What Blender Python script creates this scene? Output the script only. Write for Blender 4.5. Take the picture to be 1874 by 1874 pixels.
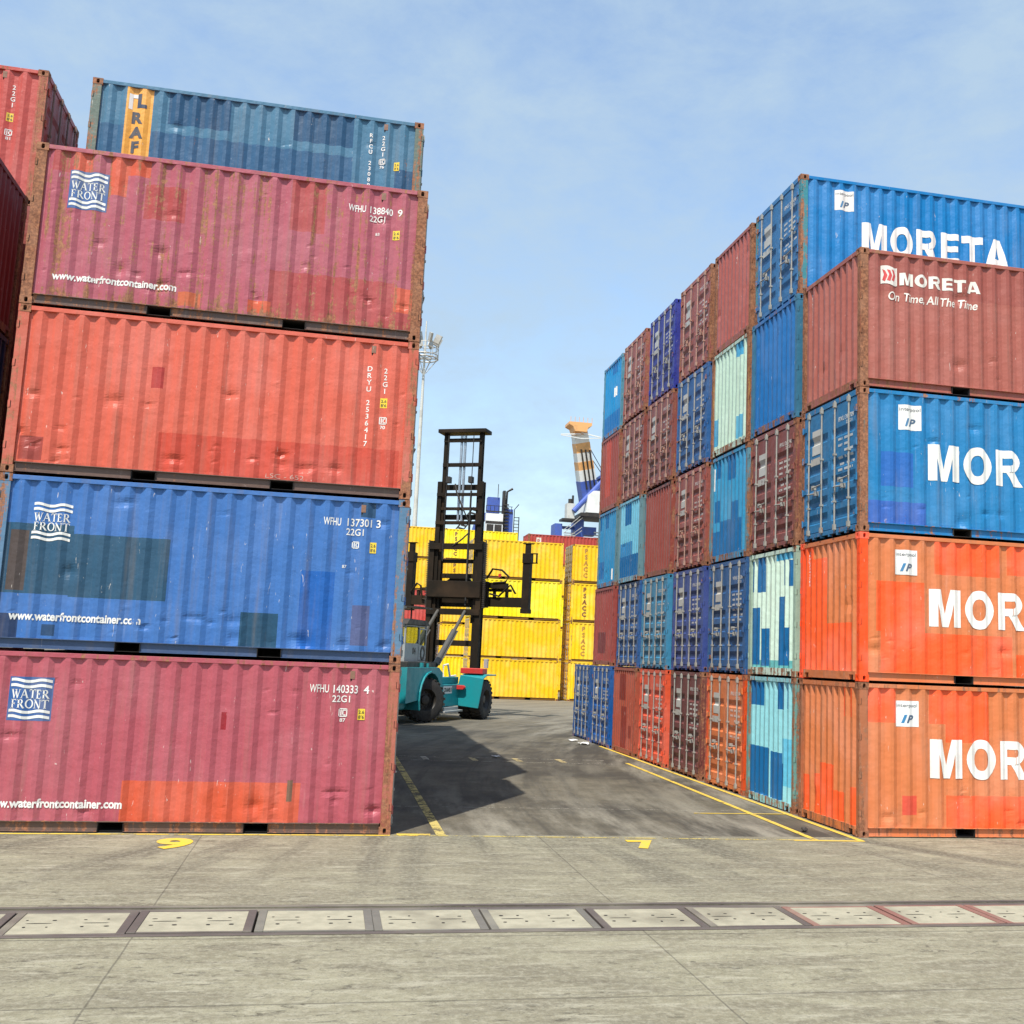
import bpy, bmesh, math, random
from mathutils import Vector, Matrix
for o in list(bpy.data.objects): bpy.data.objects.remove(o)
S = bpy.context.scene
COL = S.collection
R = math.radians
random.seed(7)

# ------------------------------------------------------------------ camera
def cam_axes(yaw, pit, rol):
    w = Vector((math.sin(yaw)*math.cos(pit), math.cos(yaw)*math.cos(pit), math.sin(pit)))
    r0 = Vector((math.cos(yaw), -math.sin(yaw), 0)); u0 = r0.cross(w)
    r = r0*math.cos(rol)+u0*math.sin(rol); u = -r0*math.sin(rol)+u0*math.cos(rol)
    return r, u, w
cd = bpy.data.cameras.new('camera'); cam = bpy.data.objects.new('camera', cd); COL.objects.link(cam)
r_, u_, w_ = cam_axes(0.207918, 0.138249, 0.0404732)
cam.matrix_world = Matrix(((r_.x, u_.x, -w_.x, -1.1168), (r_.y, u_.y, -w_.y, -17.20695), (r_.z, u_.z, -w_.z, 2.79287), (0, 0, 0, 1)))
cd.sensor_width = 36.0; cd.lens = 1971.357/1874*36
cd.shift_x = -(1031.864-937)/1874; cd.shift_y = -(937-930.03)/1874
cd.clip_start = 0.1; cd.clip_end = 4000
S.camera = cam
S.render.resolution_x = 1024; S.render.resolution_y = 1024

# ------------------------------------------------------------------ sky and sun
SUNV = Vector((-0.256, -0.435, 0.864)).normalized()
ELEV = math.asin(SUNV.z)
wd = bpy.data.worlds.new('World'); S.world = wd; wd.use_nodes = True
nt = wd.node_tree; nt.nodes.clear()
def N(nt, t, **k):
    n = nt.nodes.new(t)
    for a, b in k.items(): setattr(n, a, b)
    return n
out = N(nt, 'ShaderNodeOutputWorld'); bg = N(nt, 'ShaderNodeBackground')
sky = N(nt, 'ShaderNodeTexSky'); sky.sky_type = 'NISHITA'; sky.sun_disc = False
sky.sun_elevation = ELEV; sky.sun_rotation = math.atan2(SUNV.x, SUNV.y)
sky.air_density = 1.3; sky.dust_density = 1.0; sky.ozone_density = 2.5; sky.altitude = 0
tc = N(nt, 'ShaderNodeTexCoord'); mp = N(nt, 'ShaderNodeMapping'); mp.inputs['Scale'].default_value = (2.2, 2.2, 4.2)
mp.inputs['Rotation'].default_value = (0.12, 0.30, 0.4)
no = N(nt, 'ShaderNodeTexNoise'); no.inputs['Scale'].default_value = 3.4; no.inputs['Detail'].default_value = 10; no.inputs['Roughness'].default_value = 0.66; no.inputs['Distortion'].default_value = 0.15
rp = N(nt, 'ShaderNodeMapRange'); rp.inputs['From Min'].default_value = 0.36; rp.inputs['From Max'].default_value = 0.68; rp.inputs['To Min'].default_value = 0.24; rp.inputs['To Max'].default_value = 0.86
mx = N(nt, 'ShaderNodeMix', data_type='RGBA'); mx.inputs['B'].default_value = (2.22, 2.90, 3.55, 1)
nt.links.new(tc.outputs['Generated'], mp.inputs['Vector']); nt.links.new(mp.outputs['Vector'], no.inputs['Vector'])
nt.links.new(no.outputs['Fac'], rp.inputs['Value']); nt.links.new(rp.outputs['Result'], mx.inputs['Factor'])
nt.links.new(sky.outputs['Color'], mx.inputs['A']); nt.links.new(mx.outputs['Result'], bg.inputs['Color'])
bg.inputs['Strength'].default_value = 0.135
nt.links.new(bg.outputs['Background'], out.inputs['Surface'])
sl = bpy.data.lights.new('sun', 'SUN'); sl.energy = 3.4; sl.angle = R(0.53); sl.color = (1.0, 0.95, 0.87)
sun = bpy.data.objects.new('sun', sl); COL.objects.link(sun)
sun.rotation_euler = SUNV.to_track_quat('Z', 'Y').to_euler(); sun.location = (-20, -35, 70)
S.view_settings.view_transform = 'Standard'; S.view_settings.look = 'None'; S.view_settings.gamma = 1
S.view_settings.use_curve_mapping = False
S.view_settings.exposure = 0.78

# ------------------------------------------------------------------ helpers
def tag(o, label=None, cat=None, group=None, kind=None):
    if label: o['label'] = label
    if cat: o['category'] = cat
    if group: o['group'] = group
    if kind: o['kind'] = kind
    return o
def empty(name, loc=(0, 0, 0), rz=0.0):
    o = bpy.data.objects.new(name, None); o.empty_display_size = 0.3
    o.location = loc; o.rotation_euler = (0, 0, rz); COL.objects.link(o); return o
def link(name, me, parent=None, color=None, rust=None, loc=None, rz=None):
    o = bpy.data.objects.new(name, me); COL.objects.link(o)
    if parent: o.parent = parent
    if color: o.color = (*color, 1)
    if rust is not None: o['rust'] = float(rust)
    if loc: o.location = loc
    if rz: o.rotation_euler = (0, 0, rz)
    return o
class MB:
    def __init__(s): s.v = []; s.f = []; s.mi = []; s.cur = 0
    def add(s, vs, fs):
        b = len(s.v); s.v += [tuple(v) for v in vs]
        for f in fs: s.f.append([b+i for i in f]); s.mi.append(s.cur)
    def box(s, x0, x1, y0, y1, z0, z1):
        s.add([(x0,y0,z0),(x1,y0,z0),(x1,y1,z0),(x0,y1,z0),(x0,y0,z1),(x1,y0,z1),(x1,y1,z1),(x0,y1,z1)],
              [(0,3,2,1),(4,5,6,7),(0,1,5,4),(1,2,6,5),(2,3,7,6),(3,0,4,7)])
    def bar(s, a, b, wx, wy=None, up=(0, 0, 1)):
        wy = wy or wx; a = Vector(a); b = Vector(b); d = (b-a).normalized(); up = Vector(up)
        if abs(d.dot(up)) > 0.98: up = Vector((0, 1, 0))
        sx = d.cross(up).normalized(); sy = sx.cross(d).normalized()
        vs = []
        for p in (a, b):
            for i, j in ((-1,-1),(1,-1),(1,1),(-1,1)): vs.append(p+sx*(i*wx/2)+sy*(j*wy/2))
        s.add(vs, [(0,3,2,1),(4,5,6,7),(0,1,5,4),(1,2,6,5),(2,3,7,6),(3,0,4,7)])
    def tube(s, pts, r, n=8, cap=True):
        pts = [Vector(p) for p in pts]; rs = r if isinstance(r, (list, tuple)) else [r]*len(pts); vs = []
        for i, p in enumerate(pts):
            d = (pts[min(i+1, len(pts)-1)]-pts[max(i-1, 0)]).normalized()
            up = Vector((0, 0, 1)) if abs(d.z) < 0.95 else Vector((0, 1, 0))
            sx = d.cross(up).normalized(); sy = sx.cross(d)
            for k in range(n):
                a = 2*math.pi*k/n; vs.append(p+(sx*math.cos(a)+sy*math.sin(a))*rs[i])
        fs = []
        for i in range(len(pts)-1):
            for k in range(n):
                fs.append((i*n+k, i*n+(k+1) % n, (i+1)*n+(k+1) % n, (i+1)*n+k))
        if cap: fs += [tuple(range(n))[::-1], tuple((len(pts)-1)*n+k for k in range(n))]
        s.add(vs, fs)
    def prism(s, poly, f0, f1):
        # poly: list of 2D points; f0/f1 map a 2D point to 3D on the two caps
        n = len(poly); vs = [f0(p) for p in poly]+[f1(p) for p in poly]
        s.add(vs, [tuple(range(n))[::-1], tuple(range(n, 2*n))]+[(i, (i+1) % n, n+(i+1) % n, n+i) for i in range(n)])
    def lathe(s, prof, n, fn):
        # prof: list of (r, h); fn maps (r cos, r sin, h) to 3D
        vs = [fn(r*math.cos(2*math.pi*k/n), r*math.sin(2*math.pi*k/n), h) for r, h in prof for k in range(n)]
        fs = [(i*n+k, i*n+(k+1) % n, (i+1)*n+(k+1) % n, (i+1)*n+k) for i in range(len(prof)-1) for k in range(n)]
        s.add(vs, fs)
    def mesh(s, name, mats, bevel=0):
        me = bpy.data.meshes.new(name); me.from_pydata(s.v, [], s.f)
        for m in (mats if isinstance(mats, (list, tuple)) else [mats]): me.materials.append(m)
        for p, i in zip(me.polygons, s.mi): p.material_index = i
        bm = bmesh.new(); bm.from_mesh(me)
        bmesh.ops.recalc_face_normals(bm, faces=bm.faces)
        if bevel:
            bmesh.ops.remove_doubles(bm, verts=bm.verts, dist=1e-5)
            es = [e for e in bm.edges if len(e.link_faces) == 2 and e.calc_face_angle(0) > 0.6]
            bmesh.ops.bevel(bm, geom=es, offset=bevel, segments=1, affect='EDGES', clamp_overlap=True)
        bm.to_mesh(me); bm.free(); return me
def smooth(me, ang=40):
    for p in me.polygons: p.use_smooth = True
    try: me.set_sharp_from_angle(angle=R(ang))
    except Exception: pass
    return me

# ------------------------------------------------------------------ materials
def newmat(name):
    m = bpy.data.materials.new(name); m.use_nodes = True; t = m.node_tree; t.nodes.clear()
    o = N(t, 'ShaderNodeOutputMaterial'); b = N(t, 'ShaderNodeBsdfPrincipled'); t.links.new(b.outputs[0], o.inputs[0])
    return m, t, b, o
def noise(t, vec, scale, detail=4, rough=0.55, dist=0):
    n = N(t, 'ShaderNodeTexNoise'); n.inputs['Scale'].default_value = scale; n.inputs['Detail'].default_value = detail
    n.inputs['Roughness'].default_value = rough; n.inputs['Distortion'].default_value = dist
    if vec is not None: t.links.new(vec, n.inputs['Vector'])
    return n.outputs['Fac']
def math_(t, op, a, b=None, c=None, clamp=False):
    n = N(t, 'ShaderNodeMath', operation=op); n.use_clamp = clamp
    for i, v in enumerate((a, b, c)):
        if v is None: continue
        if isinstance(v, (int, float)): n.inputs[i].default_value = v
        else: t.links.new(v, n.inputs[i])
    return n.outputs[0]
def rng(t, v, a, b, c=0.0, d=1.0, sm=True):
    n = N(t, 'ShaderNodeMapRange'); n.interpolation_type = 'SMOOTHSTEP' if sm else 'LINEAR'
    for k, x in (('Value', v), ('From Min', a), ('From Max', b), ('To Min', c), ('To Max', d)):
        if isinstance(x, (int, float)): n.inputs[k].default_value = x
        else: t.links.new(x, n.inputs[k])
    return n.outputs['Result']
def mixc(t, f, a, b, bt='MIX'):
    n = N(t, 'ShaderNodeMix', data_type='RGBA', blend_type=bt)
    for k, x in (('Factor', f), ('A', a), ('B', b)):
        if isinstance(x, (int, float)): n.inputs[k].default_value = x
        elif isinstance(x, tuple): n.inputs[k].default_value = (*x[:3], 1)
        else: t.links.new(x, n.inputs[k])
    return n.outputs['Result']
def vscale(t, v, sx, sy, sz):
    n = N(t, 'ShaderNodeVectorMath', operation='MULTIPLY'); t.links.new(v, n.inputs[0]); n.inputs[1].default_value = (sx, sy, sz); return n.outputs[0]
def bump(t, h, strength, dist, b):
    n = N(t, 'ShaderNodeBump'); n.inputs['Strength'].default_value = strength; n.inputs['Distance'].default_value = dist
    t.links.new(h, n.inputs['Height']); t.links.new(n.outputs[0], b.inputs['Normal'])
def objcoord(t):
    c = N(t, 'ShaderNodeTexCoord'); i = N(t, 'ShaderNodeObjectInfo')
    k = N(t, 'ShaderNodeVectorMath', operation='ADD'); t.links.new(c.outputs['Object'], k.inputs[0])
    m = math_(t, 'MULTIPLY', i.outputs['Random'], 173.0)
    cb = N(t, 'ShaderNodeCombineXYZ'); t.links.new(m, cb.inputs[0]); t.links.new(m, cb.inputs[1])
    t.links.new(cb.outputs[0], k.inputs[1]); return k.outputs[0], i

def painted_metal():
    m, t, b, o = newmat('weathered_paint')
    v, inf = objcoord(t)
    at = N(t, 'ShaderNodeAttribute'); at.attribute_name = 'patch_color'
    ap = N(t, 'ShaderNodeAttribute'); ap.attribute_name = 'patched'
    ar = N(t, 'ShaderNodeAttribute'); ar.attribute_type = 'OBJECT'; ar.attribute_name = 'rust'
    base = mixc(t, ap.outputs['Fac'], inf.outputs['Color'], at.outputs['Vector'])
    # sun-faded and grimy zones
    big = noise(t, v, 0.9, 3)
    hs = N(t, 'ShaderNodeHueSaturation'); hs.inputs['Saturation'].default_value = 0.88; hs.inputs['Value'].default_value = 1.12
    t.links.new(base, hs.inputs['Color'])
    base = mixc(t, rng(t, big, 0.40, 0.72, 0, 0.55), base, hs.outputs['Color'])
    stv = vscale(t, v, 7.0, 7.0, 0.45)
    st = noise(t, stv, 1.0, 5, 0.6)
    base = mixc(t, rng(t, st, 0.50, 0.80, 0, 0.42), base, mixc(t, 0.75, base, (0.20, 0.155, 0.11)))
    st2 = noise(t, vscale(t, v, 11.0, 11.0, 0.9), 1.0, 4, 0.6)
    base = mixc(t, rng(t, st2, 0.60, 0.82, 0, 0.22), base, mixc(t, 0.5, base, (0.62, 0.55, 0.48)))
    # rust: blotches plus runs, amount set per object
    bl = noise(t, v, 3.3, 10, 0.68, 0.4)
    fine = noise(t, v, 21.0, 6, 0.7)
    runs = noise(t, vscale(t, v, 9.0, 9.0, 0.32), 1.0, 6, 0.66, 0.3)
    mixn = math_(t, 'ADD', math_(t, 'ADD', math_(t, 'MULTIPLY', bl, 0.30), math_(t, 'MULTIPLY', runs, 0.54)), math_(t, 'MULTIPLY', fine, 0.20))
    thr = rng(t, ar.outputs['Fac'], 0.0, 1.0, 0.755, 0.32, sm=False)
    oc = N(t, 'ShaderNodeTexCoord'); sz = N(t, 'ShaderNodeSeparateXYZ'); t.links.new(oc.outputs['Object'], sz.inputs[0])
    foot = rng(t, sz.outputs[2], 0.42, 0.17, 0.0, 0.045)
    mixn = math_(t, 'ADD', mixn, foot)
    thr2 = math_(t, 'ADD', thr, 0.06)
    rm = rng(t, mixn, thr, thr2)
    rc = mixc(t, rng(t, fine, 0.38, 0.66), (0.140, 0.052, 0.026), (0.37, 0.150, 0.072))
    rc = mixc(t, rng(t, bl, 0.35, 0.75, 0, 0.45), rc, (0.43, 0.225, 0.135))
    # pale scratches
    sc = noise(t, vscale(t, v, 26.0, 26.0, 5.0), 1.0, 3, 0.5, 1.2)
    scm = rng(t, sc, 0.715, 0.745)
    colr = mixc(t, scm, base, mixc(t, 0.55, base, (0.75, 0.68, 0.60)))
    colr = mixc(t, rm, colr, rc)
    t.links.new(colr, b.inputs['Base Color'])
    t.links.new(mixc(t, rm, (0.46,)*3, (0.85,)*3), b.inputs['Roughness'])
    b.inputs['Specular IOR Level'].default_value = 0.38
    h = math_(t, 'ADD', math_(t, 'MULTIPLY', noise(t, v, 5.0, 3), 1.0), math_(t, 'MULTIPLY', rm, -0.05))
    bump(t, h, 0.55, 0.03, b)
    return m
def decal_paint(name='stencil_paint', thr=0.64):
    m, t, b, o = newmat(name)
    v, inf = objcoord(t)
    n1 = noise(t, v, 5.0, 8, 0.68, 0.3); n2 = noise(t, vscale(t, v, 16, 16, 1.4), 1.0, 5, 0.65)
    w = math_(t, 'ADD', math_(t, 'MULTIPLY', n1, 0.6), math_(t, 'MULTIPLY', n2, 0.4))
    msk = rng(t, w, thr, thr+0.03)
    big = noise(t, v, 2.0, 4)
    dirt = mixc(t, rng(t, big, 0.35, 0.7, 0, 0.45), inf.outputs['Color'], mixc(t, 0.6, inf.outputs['Color'], (0.35, 0.28, 0.2)))
    t.links.new(dirt, b.inputs['Base Color']); b.inputs['Roughness'].default_value = 0.55
    tr = N(t, 'ShaderNodeBsdfTransparent'); ms = N(t, 'ShaderNodeMixShader')
    t.links.new(msk, ms.inputs[0]); t.links.new(b.outputs[0], ms.inputs[1]); t.links.new(tr.outputs[0], ms.inputs[2]); t.links.new(ms.outputs[0], o.inputs[0])
    return m
def simple(name, col, rough=0.5, metal=0.0, var=0.25, scale=6.0, dirt=(0.12, 0.09, 0.06), dirtamt=0.3):
    m, t, b, o = newmat(name); v, inf = objcoord(t)
    n1 = noise(t, v, scale, 6, 0.62); n2 = noise(t, v, scale*0.22, 3)
    c = mixc(t, rng(t, n1, 0.3, 0.7, 0, var), col, tuple(x*0.55 for x in col))
    c = mixc(t, rng(t, n2, 0.45, 0.75, 0, dirtamt), c, dirt)
    t.links.new(c, b.inputs['Base Color']); b.inputs['Metallic'].default_value = metal
    t.links.new(rng(t, n1, 0.3, 0.7, rough-0.08, rough+0.12), b.inputs['Roughness'])
    bump(t, n1, 0.25, 0.01, b); return m
PAINT = painted_metal()
DECAL = decal_paint(thr=0.672); DECAL_WORN = decal_paint('worn_stencil_paint', 0.555)
DECAL_FRESH = decal_paint('sound_stencil_paint', 0.74)
M_ZINC = simple('galvanised_steel', (0.50, 0.48, 0.43), 0.45, 0.25)
M_DARK = simple('dark_greased_steel', (0.030, 0.025, 0.020), 0.5, 0.0, 0.5, 4.0, (0.075, 0.055, 0.035), 0.5)
M_MAST = simple('black_mast_paint', (0.020, 0.015, 0.010), 0.6, 0.0, 0.4, 3.0, (0.065, 0.038, 0.020), 0.6)
M_CHROME = simple('hydraulic_chrome', (0.42, 0.46, 0.50), 0.25, 0.6, 0.1)
M_RUBBER = simple('tyre_rubber', (0.028, 0.026, 0.024), 0.85, 0, 0.4, 9.0, (0.10, 0.085, 0.065), 0.5)
M_MAST.node_tree.nodes['Principled BSDF'].inputs['Specular IOR Level'].default_value = 0.12
M_TEAL = simple('teal_paint', (0.010, 0.27, 0.30), 0.42, 0, 0.22, 3.0, (0.10, 0.16, 0.15), 0.3)
M_RED = simple('red_paint', (0.55, 0.03, 0.025), 0.45, 0, 0.2)
M_GREY = simple('grey_cab_paint', (0.36, 0.37, 0.36), 0.5, 0, 0.2)
M_CYL = simple('cylinder_grey_paint', (0.085, 0.08, 0.068), 0.5, 0, 0.3)
M_WHITE = simple('white_paint', (0.78, 0.78, 0.74), 0.5, 0, 0.12, 3.0, (0.4, 0.38, 0.33), 0.25)
M_BLUE = simple('crane_blue_paint', (0.060, 0.115, 0.42), 0.5, 0, 0.2)
M_ORANGE = simple('crane_orange_paint', (0.82, 0.42, 0.15), 0.5, 0, 0.2)
M_POLE = simple('pale_pole_paint', (0.60, 0.60, 0.55), 0.5, 0, 0.15)
M_CLOTH = simple('dark_work_clothes', (0.035, 0.04, 0.06), 0.9, 0, 0.2)
M_SKIN = simple('skin', (0.28, 0.16, 0.10), 0.6, 0, 0.1)
M_PAPER = simple('paper', (0.75, 0.74, 0.70), 0.8, 0, 0.1)
M_STONE = simple('stone', (0.06, 0.05, 0.045), 0.9, 0, 0.4)
M_VOID = simple('dark_interior', (0.012, 0.010, 0.009), 0.9, 0, 0.1)  # near-black colour paints the unlit depth into holes, slots and pockets
def glass():
    m, t, b, o = newmat('cab_glass')
    b.inputs['Base Color'].default_value = (0.55, 0.60, 0.55, 1); b.inputs['Roughness'].default_value = 0.03
    b.inputs['Transmission Weight'].default_value = 1.0; b.inputs['IOR'].default_value = 1.05; return m
M_GLASS = glass()

# ------------------------------------------------------------------ containers
L, W, H = 6.058, 2.438, 2.591
GAP = 0.0127; HH = H+GAP
def place(face, u, d, z):
    if face == 'front': return (-L/2+u, -W/2-d, z)
    if face == 'back': return (L/2-u, W/2+d, z)
    if face == 'left': return (-L/2-d, W/2-u, z)
    return (L/2+d, -W/2+u, z)
def side_folds():
    f = [(0.160, -0.050), (0.205, -0.050)]; u = 0.205; n = 19; pitch = (L-2*0.205)/n
    for k in range(n):
        a = u+k*pitch
        f += [(a+0.080, -0.006), (a+0.080+0.064, -0.006), (a+0.080+0.064+0.080, -0.050), (a+pitch, -0.050)]
    f = sorted(set(f)); return [p for p in f if p[0] <= L-0.16]+[(L-0.16, -0.050)]
def end_folds():
    f = [(0.115, -0.058), (0.16, -0.058)]; n = 9; a0 = 0.16; pitch = (W-0.32)/n
    for k in range(n):
        a = a0+k*pitch
        f += [(a+0.055, -0.010), (a+0.055+0.070, -0.010), (a+0.055+0.070+0.055, -0.058), (a+pitch, -0.058)]
    return sorted(set(f))[:-1]+[(W-0.16, -0.058), (W-0.115, -0.058)]
SIDE_F, END_F = side_folds(), end_folds()
def prof(folds, u):
    if u <= folds[0][0]: return folds[0][1]
    for (a, p), (b, q) in zip(folds, folds[1:]):
        if a <= u <= b: return p+(q-p)*(u-a)/(b-a) if b > a else p
    return folds[-1][1]
def panel_mesh(name, face, folds, z0, z1, patches=(), rows=1, dents=0, rnd=None, dentlow=0.6):
    us = [u for u, _ in folds]; zs = [z0+(z1-z0)*i/rows for i in range(rows+1)]
    def snap(v, lst):
        for x in lst:
            if abs(x-v) < 0.012: return x
        lst.append(v); return v
    P = []
    for (a, b, c, d, colr) in patches:
        a, b = max(a, us[0]), min(b, folds[-1][0]); c, d = max(c, z0), min(d, z1)
        P.append((snap(a, us), snap(b, us), snap(c, zs), snap(d, zs), colr))
    us = sorted(us); zs = sorted(zs)
    D = []
    if rnd:
        lines = [z0+rnd.uniform(0.08, 0.45) for _ in range(2)]+[rnd.uniform(z0+0.5, z1-0.3)]
        spots = [(rnd.uniform(us[0], us[-1]), z0+rnd.uniform(0.05, 0.5)) for _ in range(3)]
        for _ in range(dents):
            q = rnd.random(); k = rnd.random()**2.2
            if q < 0.40: c_ = (rnd.uniform(us[0], us[-1]), rnd.choice(lines)+rnd.gauss(0, 0.03))
            elif q < 0.70: w_ = rnd.choice(spots); c_ = (w_[0]+rnd.gauss(0, 0.35), w_[1]+rnd.gauss(0, 0.12))
            else: c_ = (rnd.uniform(us[0], us[-1]), rnd.uniform(z0+0.05, z1-0.15))
            D.append((c_[0], c_[1], 0.03+0.10*k*rnd.uniform(.6, 1.3), 0.018+0.075*k*rnd.uniform(.5, 1.4), -(0.006+0.036*k) if rnd.random() < 0.78 else 0.005+0.016*k))
        ph = [rnd.uniform(0, 6) for _ in range(4)]
    vs = []
    for z in zs:
        for u in us:
            d = prof(folds, u)
            if rnd and z0+0.01 < z < z1-0.01:
                e = 0.004*(math.sin(u*2.1+ph[0])*math.sin(z*2.3+ph[1])+0.6*math.sin(u*7+ph[2])*math.sin(z*5+ph[3]))
                for (du, dz, su, sz, am) in D:
                    q = ((u-du)/su)**2+((z-dz)/sz)**2
                    if q < 9: e += am*math.exp(-q)
                d += min(e, 0.002)
            vs.append(place(face, u, d, z))
    nu = len(us); fs = []; pc = []
    for j in range(len(zs)-1):
        for i in range(nu-1):
            fs.append((j*nu+i, j*nu+i+1, (j+1)*nu+i+1, (j+1)*nu+i))
            cu, cz = (us[i]+us[i+1])/2, (zs[j]+zs[j+1])/2; c = None
            for (a, b, lo, hi, colr) in P:
                if a < cu < b and lo < cz < hi: c = colr
            pc.append(c)
    me = bpy.data.meshes.new(name); me.from_pydata(vs, [], fs); me.materials.append(PAINT)
    if P:
        ca = me.attributes.new('patch_color', 'FLOAT_VECTOR', 'FACE')
        for i, c in enumerate(pc): ca.data[i].vector = c or (0, 0, 0)
        pa = me.attributes.new('patched', 'FLOAT', 'FACE')
        for i, c in enumerate(pc): pa.data[i].value = 1.0 if c else 0.0
    return me
def hole_face(mb, fn, a0, a1, b0, b1, hc, hw, hh, depth, n=14):
    # face in (a,b) with an oblong hole sunk 'depth' below it; fn maps (a,b,depth) to 3D
    ca, cb = hc; outer = []; inner = []
    for k in range(n):
        t = 2*math.pi*k/n+math.pi/n; x, y = math.cos(t), math.sin(t)
        ex = math.copysign(abs(x)**0.6, x); ey = math.copysign(abs(y)**0.6, y)
        inner.append((ca+ex*hw, cb+ey*hh))
        # project ray to rectangle border
        sx = ((a1-ca) if x > 0 else (a0-ca))/x if abs(x) > 1e-6 else 1e9; sy = ((b1-cb) if y > 0 else (b0-cb))/y if abs(y) > 1e-6 else 1e9
        s = min(sx, sy); outer.append((ca+x*s, cb+y*s))
    corners = [(a1, b1), (a0, b1), (a0, b0), (a1, b0)]
    vs = [fn(a, b, 0) for a, b in outer]+[fn(a, b, 0) for a, b in inner]+[fn(a, b, depth) for a, b in inner]
    fs = []
    for k in range(n):
        j = (k+1) % n; fs += [(k, j, n+j, n+k), (n+k, n+j, 2*n+j, 2*n+k)]
        t0, t1 = outer[k], outer[j]
        if abs(t0[0]-t1[0]) > 1e-6 and abs(t0[1]-t1[1]) > 1e-6:
            for c in corners:
                if min(abs(c[0]-t0[0]), abs(c[1]-t0[1])) < 1e-6 and min(abs(c[0]-t1[0]), abs(c[1]-t1[1])) < 1e-6:
                    vs.append(fn(c[0], c[1], 0)); fs.append((k, len(vs)-1, j))
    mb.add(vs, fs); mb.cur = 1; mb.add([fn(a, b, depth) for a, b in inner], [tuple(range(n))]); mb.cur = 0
def casting_mesh(sx, sy, sz):
    # outer corner at (sx*L/2, sy*W/2, 0 or H)
    mb = MB(); cx, cy, ch = 0.178, 0.162, 0.118
    X = lambda t: sx*(L/2-t); Y = lambda t: sy*(W/2-t); Z = (lambda t: t) if sz < 0 else (lambda t: H-t)
    hole_face(mb, lambda a, b, d: (X(a), Y(d), Z(b)), 0, cx, 0, ch, (0.092, 0.060), 0.026, 0.040, 0.06)   # long-side face
    hole_face(mb, lambda a, b, d: (X(d), Y(a), Z(b)), 0, cy, 0, ch, (0.088, 0.060), 0.024, 0.040, 0.06)   # end face
    hole_face(mb, lambda a, b, d: (X(a), Y(b), Z(d)), 0, cx, 0, cy, (0.089, 0.081), 0.062, 0.030, 0.04)   # top / bottom
    mb.add([(X(cx), Y(0), Z(0)), (X(cx), Y(cy), Z(0)), (X(cx), Y(cy), Z(ch)), (X(cx), Y(0), Z(ch))], [(0, 1, 2, 3)])
    mb.add([(X(0), Y(cy), Z(0)), (X(cx), Y(cy), Z(0)), (X(cx), Y(cy), Z(ch)), (X(0), Y(cy), Z(ch))], [(0, 1, 2, 3)])
    mb.add([(X(0), Y(0), Z(ch)), (X(cx), Y(0), Z(ch)), (X(cx), Y(cy), Z(ch)), (X(0), Y(cy), Z(ch))], [(0, 1, 2, 3)])
    return mb.mesh('corner_casting', [PAINT, M_VOID])
CAST = [casting_mesh(a, b, c) for a in (-1, 1) for b in (-1, 1) for c in (-1, 1)]
def post_mesh(sx, sy):
    mb = MB(); X = lambda t: sx*(L/2-t); Y = lambda t: sy*(W/2-t)
    def bx(x0, x1, y0, y1, z0, z1):
        a, b = sorted((X(x0), X(x1))); c, d = sorted((Y(y0), Y(y1))); mb.box(a, b, c, d, z0, z1)
    bx(0.004, 0.160, 0.004, 0.050, 0.118, H-0.118); bx(0.004, 0.060, 0.050, 0.115, 0.118, H-0.118)
    for z in (0.36, 0.98, 1.62, 2.22):      # lashing / hinge lugs beside the corner
        bx(0.010, 0.034, -0.004, 0.004, z, z+0.11); bx(-0.004, 0.004, 0.010, 0.034, z, z+0.11)
        mb.cur = 1; bx(0.036, 0.044, 0.001, 0.0039, z-0.005, z+0.10); mb.cur = 0
    return mb.mesh('corner_post', [PAINT, M_VOID])
POST = [post_mesh(a, b) for a in (-1, 1) for b in (-1, 1)]
def top_rail(sy):
    mb = MB(); y0, y1 = sorted((sy*(W/2-0.002), sy*(W/2-0.060))); mb.box(-L/2+0.178, L/2-0.178, y0, y1, H-0.086, H-0.018)
    return mb.mesh('top_rail', PAINT, 0.004)
def bottom_rail(sy):
    mb = MB()
    def bx(x0, x1, t0, t1, z0, z1):
        a, b = sorted((sy*(W/2-t0), sy*(W/2-t1))); mb.box(x0, x1, a, b, z0, z1)
    e = L/2-0.178
    for a, b in ((-e, -1.025-0.18), (-1.025+0.18, 1.025-0.18), (1.025+0.18, e)):
        bx(a, b, 0.044, 0.052, 0.030, 0.160)            # web
        bx(a, b, 0.006, 0.052, 0.0215, 0.030)           # lower flange
    bx(-e, e, 0.000, 0.052, 0.160, 0.170)               # upper lip under the panel
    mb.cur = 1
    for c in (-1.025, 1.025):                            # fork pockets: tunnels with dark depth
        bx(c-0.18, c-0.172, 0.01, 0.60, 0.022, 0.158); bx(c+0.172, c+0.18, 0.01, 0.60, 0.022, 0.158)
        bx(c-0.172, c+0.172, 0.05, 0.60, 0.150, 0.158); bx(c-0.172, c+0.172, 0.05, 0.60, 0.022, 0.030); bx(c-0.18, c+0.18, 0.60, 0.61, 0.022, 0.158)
    return mb.mesh('bottom_rail', [PAINT, M_VOID])
TOPR = {s: top_rail(s) for s in (-1, 1)}; BOTR = {s: bottom_rail(s) for s in (-1, 1)}
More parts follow.
